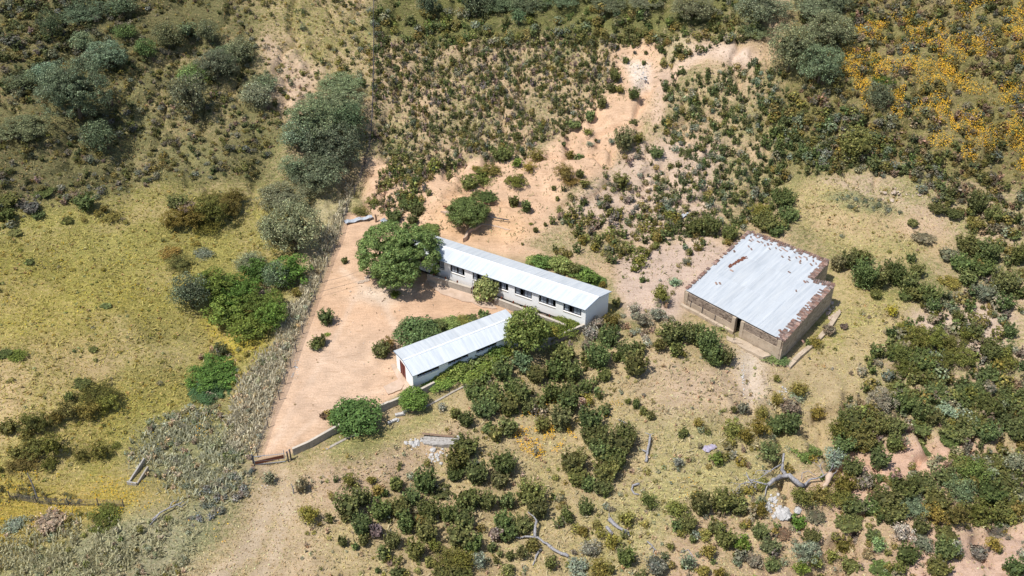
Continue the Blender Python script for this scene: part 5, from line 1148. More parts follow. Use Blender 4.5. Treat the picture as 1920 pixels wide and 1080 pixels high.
    # loose tiles lying on the roof
    lo = [(1408, 445), (1407, 452), (1395, 447), (1411, 450), (1422, 454), (1429, 455), (1440, 459), (1446, 459), (1449, 452), (1404, 463), (1409, 468), (1377, 472), (1443, 467), (1455, 466), (1463, 470), (1467, 482), (1468, 467), (1480, 483), (1480, 488), (1493, 484), (1500, 483), (1501, 490), (1500, 493), (1513, 487), (1521, 497), (1540, 488), (1480, 511), (1493, 546), (1519, 520), (1522, 514), (1509, 529), (1514, 529), (1341, 493), (1342, 495), (1322, 511), (1318, 515), (1308, 525), (1500, 477), (1490, 474), (1474, 471), (1460, 461), (1510, 483), (1506, 641), (1463, 621), (1530, 495), (1525, 490), (1434, 461), (1419, 446), (1372, 508), (1343, 532), (1350, 532)]
    for (px, py) in lo:
        for _ in range(random.choice((1, 1, 2))):
            p3 = P3(px+random.uniform(-1.5, 1.5), py+random.uniform(-1, 1), 0, gz+2.7); p = (p3[0], p3[1])
            for __ in range(4):
                p3 = P3(px, py, 0, rz(p)); p = (p3[0], p3[1])
            T1 = MB(); tile(p, math.atan2(-uy, ux)+1.2+random.uniform(-.5, .5), random.uniform(.8, 1.1), -.02, T1); subpart(T1, 'roof_tile', M['tile'], ro)
    rs = MB()
    for q in range(60):
        t = q/60; px = 1368+t*30+random.gauss(0, 1.5); py = 500-t*17+random.gauss(0, 1.2)
        p = P3(px, py, 0, gz+2.6); p = P3(px, py, 0, rz(p)); p = P3(px, py, 0, rz(p))
        if t < .25 and random.random() < .5: continue
        rs.box((p[0], p[1], rz(p)+.055), random.uniform(.15, .4), random.uniform(.08, .2), .008+.006*(q % 5), math.atan2(uy, ux)+1.4)
    subpart(rs, 'rust_patch', M['rust'], ro)
    q4 = [inn[0], inn[1], inn[2], inn[5]]
    return root, gz, plan, rz
barn_root, BZ, BPLAN, brz = barn()

# ------------------------------------------------------------------ free-standing walls, slabs, kerbs
def pxwall(name, label, pts, h, th, mat, dz=0.0, cap=True, step=1.0, zflat=None, rag=0, group=None):
    W = [P3(a, b_) for a, b_ in pts]
    root = thing(name, label, 'wall', W[0], group)
    body, cp = MB(), MB()
    for a, b_ in zip(W[:-1], W[1:]):
        (dx, dy), L = unit2(a, b_); n = max(1, int(L/step)); nr = (-dy*th/2, dx*th/2)
        for i in range(n):
            p0 = (a[0]+dx*L*i/n, a[1]+dy*L*i/n); p1 = (a[0]+dx*(L*(i+1)/n-.012), a[1]+dy*(L*(i+1)/n-.012))
            z0 = float(H(*p0)) if zflat is None else zflat; z1 = float(H(*p1)) if zflat is None else zflat
            j = random.uniform(-rag, rag)
            bt = [(p0[0]-nr[0], p0[1]-nr[1], z0-.9), (p1[0]-nr[0], p1[1]-nr[1], z1-.9), (p1[0]+nr[0], p1[1]+nr[1], z1-.9), (p0[0]+nr[0], p0[1]+nr[1], z0-.9)]
            tp = [(q[0], q[1], z_+h+dz+j) for q, z_ in zip(bt, (z0, z1, z1, z0))]
            body.hexa(bt, tp)
            if cap:
                k = 1.25; n2 = (nr[0]*k, nr[1]*k)
                cb = [(p0[0]-n2[0], p0[1]-n2[1], z0+h+dz+j+.003), (p1[0]-n2[0], p1[1]-n2[1], z1+h+dz+j+.003), (p1[0]+n2[0], p1[1]+n2[1], z1+h+dz+j+.003), (p0[0]+n2[0], p0[1]+n2[1], z0+h+dz+j+.003)]
                cp.hexa(cb, [(q[0], q[1], q[2]+.06) for q in cb])
    body.build('wall_body', mat, root)
    if cap: cp.build('coping', M['blocktop'], root)
    return root, W
def pxslab(name, label, pts, h, mat, cat='slab', dz=0, z=None):
    W = [P3(a, b_) for a, b_ in pts]; c = (sum(w[0] for w in W)/len(W), sum(w[1] for w in W)/len(W))
    z0 = float(H(*c)) if z is None else z
    # ragged outline
    out = []
    for i in range(len(W)):
        a, b_ = W[i], W[(i+1) % len(W)]; L = math.dist(a[:2], b_[:2]); n = max(1, int(L/.45)); (dx, dy), _ = unit2(a, b_)
        for k in range(n):
            r_ = random.uniform(-.09, .09) if k else 0
            out.append((a[0]+dx*L*k/n-dy*r_, a[1]+dy*L*k/n+dx*r_))
    mb = MB(); n = len(out)
    vs = [(p[0], p[1], z0-.35) for p in out]+[(p[0], p[1], z0+h+dz) for p in out]
    mb.add(vs, [tuple(range(n))[::-1], tuple(range(n, 2*n))]+[(i, (i+1) % n, (i+1) % n+n, i+n) for i in range(n)])
    o = mb.build(name, mat, None, off=(c[0], c[1], z0)); tag(o, label, cat); return o
pxwall('yard_wall', 'low curved concrete wall from the gate to the big round bush', [(550, 853), (580, 840), (610, 823), (640, 806), (665, 796), (690, 786)], .75, .2, M['block'], .1, step=1.6)
pxwall('yard_wall', 'block wall between the big round bush and the small shed', [(706, 776), (730, 765), (752, 756), (790, 741), (815, 728)], .75, .2, M['block'], .1, step=1.1, rag=.04)
pxwall('yard_wall', 'pale wall running under the fig tree to the long shed corner', [(1000, 656), (1020, 650), (1058, 636), (1095, 620)], .85, .2, M['block'], .1, step=1.3, rag=.03)
pxwall('kerb', 'thin concrete kerb on the grass below the small shed', [(790, 767), (820, 752), (850, 735), (876, 722)], .10, .22, M['block'], 0, False)
pxwall('kerb', 'thin kerb along the foot of the curved yard wall', [(612, 843), (632, 832), (652, 822), (668, 815)], .10, .25, M['block'], 0, False)
r_, W_ = pxwall('terrace_wall', 'block retaining wall in front of the left half of the long shed', [(802, 527), (830, 535), (858, 544), (884, 552)], .95, .22, M['block'], 0, step=1.9)
st = MB()
r2_, W2_ = pxwall('terrace_wall', 'long block retaining wall in front of the right half of the long shed', [(928, 570), (960, 582), (1000, 598), (1040, 613), (1062, 622)], .9, .22, M['block'], 0, step=1.9)
for (WW, root_) in ((W_, r_), (W2_, r2_)):
    a, b_ = WW[0], WW[-1]; (dx, dy), L = unit2(a, b_); n = int(L/1.55)
    for i in range(n):
        p = (a[0]+dx*(.8+i*1.55), a[1]+dy*(.8+i*1.55)); mb = MB(); mb.box((p[0]-dy*.16, p[1]+dx*.16, float(H(*p))+1.08), .15, .15, .34, math.atan2(dy, dx)+.1*i); mb.build('post_stub', M['rust'], root_)
# dry growth behind the terrace walls
for (px, py) in [(840, 532), (856, 537), (868, 541), (985, 580), (1003, 586), (1020, 592), (1038, 598), (968, 573)]:
    shrub(px, py-2, 6, 4, D_)
pxslab('terrace_slab', 'long broken concrete terrace along the foot of the retaining wall', [(798, 528), (806, 524), (884, 552), (905, 560), (925, 572), (932, 580), (905, 578), (885, 568), (866, 566), (850, 560), (826, 552), (812, 540)], .14, M['slab'])
pxslab('doorstep_slab', 'cracked square slab at the maroon door of the small shed', [(719, 726), (748, 712), (758, 722), (752, 732), (728, 741)], .14, M['slab'])
pxslab('foundation_strip', 'narrow sandy concrete strip along the gable of the small shed', [(733, 684), (740, 682), (770, 730), (768, 745), (757, 735)], .06, M['slab'])
pxslab('collapsed_terrace', 'collapsed concrete terrace with a broken edge above the long shed', [(905, 409), (950, 412), (964, 420), (962, 431), (948, 432), (925, 425), (905, 422), (880, 438), (874, 452), (868, 455), (880, 430), (895, 418)], .34, M['slab'])
pxslab('collapsed_slab', 'pale slab stub left of the bushy tree above the long shed', [(826, 399), (848, 396), (862, 402), (858, 410), (838, 405)], .3, M['slab'])
mb = MB(); a, b_ = P3(912, 411), P3(954, 418); mb.tube([(a[0], a[1], a[2]+.45), (b_[0], b_[1], b_[2]+.45)], .07, 5); o = mb.build('steel_rail', M['darkmetal'], None, off=a); tag(o, 'dark steel rail lying along the collapsed terrace', 'rail')
mb = MB(); a, b_ = P3(831, 392), P3(846, 397); mb.tube([(a[0], a[1], a[2]+.45), (b_[0], b_[1], b_[2]+.45)], .10, 5); o = mb.build('rusty_rail', M['rust'], None, off=a); tag(o, 'short rusty rail on the pale slab stub', 'rail')
for i, (a, b_, lab) in enumerate([((688, 521), (702, 516), 'short dark crack edge of soil left of the huge fig tree'), ((672, 531), (694, 524), 'longer broken kerb of soil at the foot of the huge fig tree')]):
    W0, W1_ = P3(*a), P3(*b_); mb = MB(); n = 6
    for k in range(n):
        p = lerp(W0, W1_, k/n); mb.rock((p[0], p[1], float(H(p[0], p[1]))+.05), .28)
    o = mb.build('stone_edge', M['tanrock'], None, off=W0); tag(o, lab, 'stones')
# barn surrounds
pxwall('barn_step_wall', 'low plastered ledge wall running along the front of the barn', [(1276, 574), (1310, 592), (1345, 612), (1375, 626)], .4, .35, M['plaster'], 0, False, rag=.03)
pxslab('stone_ledge', 'long flat stone ledge in front of the barn entrance', [(1380, 632), (1420, 655), (1445, 672), (1430, 676), (1400, 660), (1375, 642)], .25, M['plaster'])
pxslab('stone_ledge', 'short pale slab lying left of the barn entrance ledge', [(1362, 630), (1385, 640), (1392, 648), (1375, 645), (1362, 638)], .2, M['plaster'])
pxwall('barn_side_ledge', 'low ruined wall running beside the right wall of the barn', [(1478, 690), (1500, 668), (1530, 642), (1555, 615), (1572, 588)], .35, .5, M['plaster'], 0, False, rag=.08)
# thin posts before the barn
for i, (px, py, lab) in enumerate([(1294, 577, 'leftmost thin iron post in front of the barn'), (1315, 590, 'second thin iron post from the left before the barn'), (1339, 604, 'third thin iron post from the left before the barn'), (1375, 640, 'bent iron post beside the barn entrance'), (1446, 662, 'short iron post near the right front corner of the barn')]):
    p = P3(px, py); mb = MB(); mb.tube([(p[0], p[1], p[2]-.1), (p[0]+.03, p[1], p[2]+.95)], .035, 5); mb.box((p[0]+.03, p[1], p[2]+.97), .1, .1, .04)
    o = mb.build('iron_post', M['darkmetal'], None, off=p); tag(o, lab, 'post', 'thin iron posts before the barn')

# rocks and rubble
def rubble(name, label, cx, cy, sx, sy, n, r, mat, cat='rubble', stuff=False):
    p0 = P3(cx, cy)
    if stuff: mb = MB()
    else: root = thing(name, label, cat, p0)
    for i in range(n):
        px, py = random.gauss(cx, sx/2), random.gauss(cy, sy/2); p = P3(px, py); rr = random.uniform(*r)**1.0*(1 if random.random() < .3 else .6)
        if not stuff: mb = MB()
        mb.rock((p[0], p[1], p[2]+rr*.2), rr)
        if not stuff: mb.build('stone', mat, root)
    if stuff: o = mb.build(name, mat, None, off=p0); tag(o, label, cat, kind='stuff')
rubble('white_rubble', 'heap of bright white rubble below the big dead tree', 1470, 962, 24, 10, 44, (.2, .55), M['palestone'])
rubble('white_rubble', 'spill of white stones running up to the big dead tree', 1450, 938, 12, 14, 26, (.1, .35), M['palestone'])
rubble('stone_line', 'line of small white stones on the track below the barn', 1393, 700, 4, 40, 50, (.05, .14), M['palestone'], 'stones', True)
rubble('stone_scatter', 'small stones scattered on the sand near the huge fig tree', 690, 548, 28, 6, 50, (.05, .13), M['tanrock'], 'stones', True)
rubble('stone_scatter', 'stones along the fence edge of the sand yard', 628, 600, 10, 18, 30, (.04, .12), M['tanrock'], 'stones', True)
rubble('stone_scatter', 'pale stones at the lower fence edge of the sand yard', 553, 690, 8, 20, 30, (.05, .14), M['palestone'], 'stones', True)
rubble('pebbles', 'pebbles strewn over the sand yard', 660, 650, 170, 150, 160, (.03, .09), M['tanrock'], 'stones', True)
rubble('rock_bank', 'broken pale rocks beside the right wall of the barn', 1560, 590, 14, 18, 40, (.1, .35), M['tanrock'])
rubble('rock_outcrop', 'tan rocks on the eroded bank at the right of the barn meadow', 1690, 362, 60, 10, 40, (.1, .4), M['tanrock'])
rubble('rock_outcrop', 'pale gravelly rocks in the gully right of the barn', 1250, 505, 60, 25, 70, (.06, .2), M['tanrock'], 'stones', True)
rubble('rock_outcrop', 'rocks on the bright head of the sand tongue', 1205, 135, 14, 24, 36, (.08, .28), M['palestone'])
rubble('rubble_pile', 'grey rubble at the left end of the ruined trough', 780, 832, 14, 8, 40, (.1, .32), M['palestone'])
rubble('rubble_pile', 'grey rubble tumbling below the ruined trough', 815, 855, 16, 12, 40, (.1, .3), M['palestone'])
rubble('rock_outcrop', 'rocks at the bare bank above the lower right scrub', 1830, 615, 40, 25, 40, (.1, .35), M['tanrock'])
rubble('stone_scatter', 'pale stones in the dry grass left of the olive bushes', 1465, 735, 10, 14, 30, (.06, .2), M['palestone'], 'stones', True)
rubble('stone_scatter', 'stones on the track below the gate', 495, 905, 14, 14, 16, (.05, .14), M['palestone'], 'stones', True)
pxslab('ruined_trough', 'ruined grey concrete trough base on the slope below the yard', [(787, 822), (800, 818), (865, 827), (858, 842), (830, 840), (795, 834)], .3, M['greystone'])
mb = MB(); a, b_ = P3(792, 818), P3(856, 825); mb.tube([(a[0], a[1], a[2]+.42), (b_[0], b_[1], b_[2]+.42)], .12, 4); o = mb.build('timber_beam', M['wood'], None, off=a); tag(o, 'reddish timber beam lying on the ruined trough', 'beam')
mb = MB(); a = P3(861, 826); mb.box((a[0], a[1], a[2]+.4), .5, .4, .3, .1); mb.box((a[0], a[1], a[2]+.57), .34, .26, .05, .1); o = mb.build('white_block', M['palestone'], None, off=a); tag(o, 'white block at the right end of the timber beam', 'block')
for (a, b_, r, lab) in [((727, 795), (745, 789), .13, 'pale broken post lying left below the small shed wall'), ((741, 780), (757, 778), .15, 'short pale slab leaning by the yard wall corner'), ((755, 776), (775, 763), .12, 'broken pale stone post near the fig bush corner')]:
    W0, W1_ = P3(*a), P3(*b_); mb = MB(); mb.box(((W0[0]+W1_[0])/2, (W0[1]+W1_[1])/2, W0[2]+.16), math.dist(W0[:2], W1_[:2]), r*2.2, r*1.4, math.atan2(W1_[1]-W0[1], W1_[0]-W0[0]), tilt=.08); mb.rock((W1_[0], W1_[1], W1_[2]+.1), .2)
    o = mb.build('broken_post', M['palestone'], None, off=W0); tag(o, lab, 'post')
# old narrow trough in the lower left brush
W0, W1_, W2a = P3(240, 908), P3(272, 868), P3(282, 884)
root_ = thing('old_trough', 'narrow old concrete trough half hidden in grey brush', 'trough', W0)
(dx, dy), L = unit2(W0, W1_); nr = (dy, -dx)
zz = W0[2]+.35
def bar(p, q, h=.5, w=.14):
    mb = MB(); mb.box(((p[0]+q[0])/2, (p[1]+q[1])/2, (p[2]+q[2])/2+h/2-.1), math.dist(p[:2], q[:2])+w*.5, w, h, math.atan2(q[1]-p[1], q[0]-p[0])); return mb
Wn = (W0[0]+nr[0]*.9, W0[1]+nr[1]*.9, W0[2]); Wf = (W1_[0]+nr[0]*.9, W1_[1]+nr[1]*.9, W1_[2])
mbt = bar(W0, W1_); mbt.build('side_wall', M['greystone'], root_); bar(Wn, lerp(Wn, Wf, .7)).build('side_wall', M['block'], root_); bar(W0, Wn, .5).build('end_wall', M['greystone'], root_)
# scrap metal
def scrap(name, label, a, b_, w, mat, h=.35):
    A, Bq = P3(*a), P3(*b_); (dx, dy), L = unit2(A, Bq); mb = MB(); n = 9; vs = []
    for i in range(n+1):
        t = i/n; z = A[2]+(Bq[2]-A[2])*t+h+.10*math.sin(i*1.7)
        for s in (-1, -.33, .33, 1): vs.append((A[0]+dx*L*t-dy*w*s*(1-.25*t), A[1]+dy*L*t+dx*w*s*(1-.25*t), z+.05*(1 if abs(s) < .5 else 0)+.05*random.random()))
    vs2 = [(v[0], v[1], v[2]-.03) for v in vs]; m_ = len(vs)
    fs = [(4*i+j, 4*i+j+1, 4*i+j+5, 4*i+j+4) for i in range(n) for j in range(3)]
    fs += [tuple(k+m_ for k in f)[::-1] for f in fs]
    fs += [(4*i, 4*i+4, 4*i+4+m_, 4*i+m_) for i in range(n)]+[(4*i+3, 4*i+3+m_, 4*i+7+m_, 4*i+7) for i in range(n)]
    mb.add(vs+vs2, fs)
    for t in (.1, .5, .9): mb.tube([(A[0]+dx*L*t, A[1]+dy*L*t, A[2]-.1), (A[0]+dx*L*t, A[1]+dy*L*t, A[2]+h-.02)], .05, 5)
    o = mb.build(name, mat, None, off=A); tag(o, label, 'scrap'); return o
scrap('metal_sheet', 'bent grey metal sheet lying by the fence at the yard top', (647, 421), (698, 410), .38, M['scrapmetal'])
scrap('metal_tub', 'crumpled grey metal tub beside the thick post', (716, 415), (730, 423), .42, M['scrapmetal'], .3)
p = P3(705, 416); mb = MB(); mb.tube([(p[0], p[1], p[2]-.1), (p[0]+.05, p[1], p[2]+.6), (p[0]-.02, p[1], p[2]+1.1)], [.14, .12, .11], 7, wob=.2); o = mb.build('wooden_post', M['wood'], None, off=p); tag(o, 'thick dark post standing beside the crumpled metal tub', 'post')
scrap('metal_scrap', 'pale scrap sheet on the rubble slope left of the barn', (1272, 410), (1292, 403), .3, M['scrapmetal'], .2)
scrap('metal_scrap', 'small upright pale scrap on the sand above the barn meadow', (1431, 347), (1436, 340), .15, M['scrapmetal'], .3)
p = P3(1329, 842); mb = MB()
for i in range(5): mb.rock((p[0]+random.gauss(0, .25), p[1]+random.gauss(0, .3), p[2]+.1), .45, flat=.35)
o = mb.build('plastic_sack', M['lilac'], None, off=p); tag(o, 'crumpled lilac and white sack lying in the dry grass', 'sack')

# ------------------------------------------------------------------ fence and gate
def fence(label, pts, h=1.25, sp_=3.0, group=None):
    W = [P3(a, b_) for a, b_ in pts]; root = thing('wire_fence', label, 'fence', W[0], group); wires = MB(); allp = []
    for a, b_ in zip(W[:-1], W[1:]):
        L = math.dist(a[:2], b_[:2]); n = max(1, round(L/sp_))
        for i in range(n): 
            q = lerp(a, b_, i/n); allp.append((q[0], q[1], float(H(q[0], q[1]))))
    allp.append(W[-1])
    for q in allp:
        mb = MB(); mb.tube([(q[0], q[1], q[2]-.2), (q[0]+random.uniform(-.06, .06), q[1], q[2]+h+.1)], .05, 5); mb.build('post', M['darkmetal'], root)
    for hh in (.12, .32, .52, .74, .96, 1.18):
        wires.tube([(q[0], q[1], q[2]+hh*h/1.25) for q in allp], .014, 3)
    for q, q2 in zip(allp[:-1], allp[1:]):
        for k in range(1, 9):
            c_ = lerp(q, q2, k/9); wires.tube([(c_[0], c_[1], c_[2]+.08), (c_[0], c_[1], c_[2]+h-.05)], .009, 3)
    wires.build('wire_mesh', M['darkmetal'], root); return root
fence('wire mesh fence running down the left side of the sand yard', [(652, 398), (640, 440), (616, 500), (592, 562), (556, 660), (524, 750), (503, 802), (484, 858)])
fence('wire fence climbing from the yard past the oak grove to the top', [(702, -15), (701, 60), (701, 130), (699, 210), (694, 280), (676, 340), (654, 392)])
fence('sagging wire fence crossing the lower left field to the brush', [(20, 935), (70, 944), (130, 948), (185, 948), (232, 950)], .9, 3.5)
# gate
g0, g1 = P3(478, 872), P3(535, 866); (dx, dy), L = unit2(g0, g1); an = math.atan2(dy, dx)
gr = thing('farm_gate', 'rusty tube farm gate closing the lower corner of the yard', 'gate', g0)
mb = MB(); zc = g0[2]
for z in (.08, .5, 1.15): mb.tube([(g0[0], g0[1], zc+z), (g1[0], g1[1], g1[2]+z)], .035, 6)
for t in (0, 1): q = lerp(g0, g1, t); mb.tube([(q[0], q[1], zc+.05), (q[0], q[1], zc+1.18)], .035, 6)
mb.build('gate_frame', M['greymetal'], gr)
mb = MB(); q = lerp(g0, g1, .5); mb.box((q[0], q[1]-.02, zc+.30), L-.1, .02, .46, an); mb.build('gate_panel', M['rust'], gr)
mb = MB()
for k in range(1, 14): q = lerp(g0, g1, k/14); mb.tube([(q[0], q[1], zc+.5), (q[0], q[1], zc+1.14)], .008, 3)
mb.build('gate_wire', M['greymetal'], gr)
for px, py, lab in ((476, 872, 'left gate post of dark steel'), (541, 866, 'first dark gate post right of the gate'), (546, 862, 'second dark gate post right of the gate, against the curved wall')):
    p = P3(px, py); mb = MB(); mb.tube([(p[0], p[1], p[2]-.2), (p[0], p[1], p[2]+1.35)], .075, 6); mb.box((p[0], p[1], p[2]+1.37), .17, .17, .04); o = mb.build('gate_post', M['darkmetal'], None, off=p); tag(o, lab, 'post')
# little iron gate at the terrace gap
p, q_ = P3(886, 552), P3(890, 546); gr = thing('iron_gate', 'small iron gate in the gap of the retaining wall', 'gate', p)
mb = MB()
for w_ in (p, q_, P3(894, 551)): mb.tube([(w_[0], w_[1], w_[2]), (w_[0], w_[1], w_[2]+1.9)], .035, 5)
w3 = P3(894, 551); mb.tube([(p[0], p[1], p[2]+1.9), (q_[0], q_[1], q_[2]+1.9), (w3[0], w3[1], w3[2]+1.9)], .035, 5); mb.build('gate_frame', M['greymetal'], gr)
mb = MB(); mb.box(((p[0]+q_[0])/2, (p[1]+q_[1])/2, p[2]+.55), math.dist(p[:2], q_[:2])*.9, .03, .9, math.atan2(q_[1]-p[1], q_[0]-p[0])); mb.build('gate_panel', M['rust'], gr)
# poles in the field
for px, py, h, lab in ((70, 934, 3.4, 'tall thin wooden pole in the lower left reeds'), (410, 675, 1.6, 'dead grey stake beside the round deep green bush'), (550, 925, 1.3, 'thin twisted stake below the farm gate')):
    p = P3(px, py); mb = MB(); mb.tube([(p[0], p[1], p[2]-.1), (p[0]+.06, p[1], p[2]+h*.5), (p[0]-.03, p[1], p[2]+h)], [.07, .06, .04], 6)
    mb.tube([(p[0]+.04, p[1], p[2]+h*.7), (p[0]+.3, p[1], p[2]+h*.85)], [.03, .015], 5)
    o = mb.build('wooden_pole', M['deadwood'], None, off=p); tag(o, lab, 'pole')
# cables lying over the yard
for pts, lab in (([(600, 528), (625, 524), (650, 517), (690, 502)], 'thin black cable from the fence to the huge fig tree'), ([(597, 548), (640, 536), (670, 528)], 'lower thin cable across the top of the sand yard')):
    W = [P3(a, b_, .7) for a, b_ in pts]; mb = MB(); mb.tube(W, .018, 4); o = mb.build('cable', M['darkmetal'], None, off=W[0]); tag(o, lab, 'cable')

# ------------------------------------------------------------------ dead wood
def deadwood(name, label, branches, cat='dead tree'):
    base = P3(*branches[0][0][0][:2]); root = thing(name, label, cat, base)
    for bi, (pts, r0, r1) in enumerate(branches):
        W = [P3(q[0], q[1], q[2]) for q in pts]
        fine_ = []; n = len(W)
        for a, b_ in zip(W[:-1], W[1:]):
            L = math.dist(a, b_); m_ = max(2, int(L/.35))
            for k in range(m_):
                c_ = lerp(a, b_, k/m_); fine_.append((c_[0]+random.gauss(0, r0*.14), c_[1]+random.gauss(0, r0*.14), c_[2]+random.gauss(0, r0*.1)))
        fine_.append(W[-1]); rd = [.78*(r0+(r1-r0)*i/(len(fine_)-1))*random.uniform(.85, 1.2) for i in range(len(fine_))]
        mb = MB(); mb.tube(fine_, rd, 8, wob=.35); mb.build('trunk' if bi == 0 else 'branch', M['deadwood'], root, True)
    return root
def twigs(x, y, z, ang, L, r, depth=2, n=3):
    out = []; dx, dy = math.cos(ang)*L, math.sin(ang)*L
    mid = (x+dx*.5+random.gauss(0, L*.1), y+dy*.5+random.gauss(0, L*.1), z*.9); e = (x+dx, y+dy, max(.1, z+random.uniform(-.3, .3)))
    out.append(([(x, y, z), mid, e], r, r*.5))
    if depth:
        for _ in range(n): 
            s = random.choice((mid, e)); out += twigs(s[0], s[1], s[2], ang+random.uniform(-1.1, 1.1), L*random.uniform(.45, .75), r*.55, depth-1, 2)
    return out
br = [([(1506, 912, .35), (1492, 903, .8), (1480, 892, 1.2), (1465, 893, 1.2), (1450, 900, 1.0), (1440, 909, .7)], .33, .25),
      ([(1473, 893, .9), (1467, 880, 1.2), (1468, 865, 1.5), (1470, 850, 1.8)], .25, .12),
      ([(1506, 912, .3), (1520, 898, .6), (1538, 895, .7)], .2, .08),
      ([(1440, 908, .5), (1425, 905, .6), (1405, 900, .7), (1399, 885, .9)], .12, .05),
      ([(1440, 908, .5), (1436, 918, .3), (1434, 930, .2)], .1, .05),
      ([(1464, 871, 1.1), (1448, 880, .8), (1430, 892, .5)], .09, .04),
      ([(1412, 905, .6), (1398, 904, .5), (1397, 915, .3), (1385, 926, .2)], .08, .03),
      ([(1418, 905, .5), (1414, 920, .3), (1411, 930, .3), (1413, 940, .1)], .07, .03),
      ([(1538, 895, .6), (1554, 886, .6), (1562, 872, .8), (1562, 860, 1.0), (1575, 854, 1.0)], .09, .03),
      ([(1503, 899, .5), (1504, 887, 1.0), (1515, 883, 1.0), (1530, 892, .7)], .05, .03),
      ([(1556, 893, .5), (1568, 885, .6), (1570, 877, .7)], .06, .03)]
random.seed(5)
for s in ((1399, 905, .5, 2.6, 20), (1390, 922, .3, 3.0, 14), (1430, 892, .5, 2.8, 22), (1552, 888, .6, -.6, 24), (1560, 876, .8, -1.2, 16), (1545, 892, .6, -2.0, 18), (1445, 885, .7, 3.3, 22)):
    br += twigs(*s, .06)
deadwood('dead_tree', 'big bleached fallen dead tree with twisted branches, right of centre below', br)
deadwood('dead_tree', 'pale forked dead trunk lying at the bottom middle of the slope', [
 ([(1066, 1043, .25), (1045, 1035, .3), (1025, 1020, .35), (1008, 1008, .4), (985, 1006, .3)], .20, .11),
 ([(1003, 1006, .4), (1004, 990, .7), (1006, 977, .9)], .19, .13), ([(1006, 977, .9), (1000, 968, 1.0), (990, 960, .9)], .1, .05), ([(1014, 1030, .2), (1006, 1040, .2), (1003, 1050, .2), (999, 1060, .1)], .16, .07), ([(985, 1006, .3), (975, 1009, .2), (965, 1008, .2)], .12, .07)])
deadwood('fallen_log', 'upright looking bleached log in grass right of the dark shrubs', [
 ([(1219, 815, .7), (1217, 832, .5), (1214, 848, .35), (1211, 866, .2)], .12, .2), ([(1219, 815, .7), (1209, 811, .8)], .06, .03), ([(1219, 815, .7), (1227, 812, .8)], .06, .03), ([(1214, 848, .4), (1203, 843, .4)], .12, .08)], 'log')
deadwood('fallen_log', 'curved pale log lying in the pale grass', [([(1198, 907, .2), (1187, 910, .25), (1184, 918, .25), (1190, 926, .2), (1198, 927, .15)], .14, .10)], 'log')
deadwood('fallen_log', 'split bleached log pointing right beside bare sand patch', [([(1142, 974, .3), (1152, 982, .3), (1166, 992, .25), (1181, 1004, .15)], .30, .12), ([(1142, 974, .3), (1142, 962, .5)], .07, .05), ([(1166, 992, .3), (1176, 994, .3), (1180, 1000, .2)], .08, .04)], 'log')
deadwood('fallen_log', 'short grey log just left of the split bleached log', [([(1137, 988, .25), (1143, 994, .25), (1149, 1001, .2)], .22, .16)], 'log')
deadwood('fallen_log', 'small forked grey branch on the lower middle slope', [([(1213, 1015, .2), (1222, 1022, .2), (1230, 1032, .15)], .10, .07), ([(1224, 1025, .2), (1216, 1030, .2)], .06, .03), ([(1226, 1030, .2), (1225, 1037, .1)], .06, .03)], 'log')
deadwood('fallen_log', 'bent branch on reddish soil at the bottom right of centre', [([(1300, 1045, .1), (1290, 1030, .2), (1275, 1036, .1)], .06, .04)], 'log')
deadwood('fallen_log', 'thin grey branch on the red bank above the right scrub', [([(1640, 880, .2), (1655, 876, .2), (1670, 878, .1)], .07, .03), ([(1655, 876, .2), (1662, 872, .2)], .04, .02)], 'log')
deadwood('fallen_log', 'small dead branch on the tan slope below the yellow flowers', [([(1160, 787, .2), (1172, 792, .2), (1178, 795, .1)], .08, .05)], 'log')
deadwood('brushwood_heap', 'tangle of dead branches in the lower left brush', [([(285, 975, .3), (300, 962, .4), (318, 952, .4), (345, 940, .4)], .10, .06), ([(300, 962, .4), (292, 972, .5), (280, 985, .3)], .07, .03), ([(318, 952, .4), (322, 942, .6), (335, 938, .5)], .06, .03), ([(330, 945, .4), (340, 950, .4), (350, 940, .4)], .06, .03)], 'branches')
deadwood('earth_covered_stump', 'earth covered root plate at the right of the big dead tree', [([(1556, 888, .9), (1550, 905, .6), (1543, 920, .3), (1536, 930, .1)], .38, .22)], 'stump').children[0].data.materials[0] = M['slab']

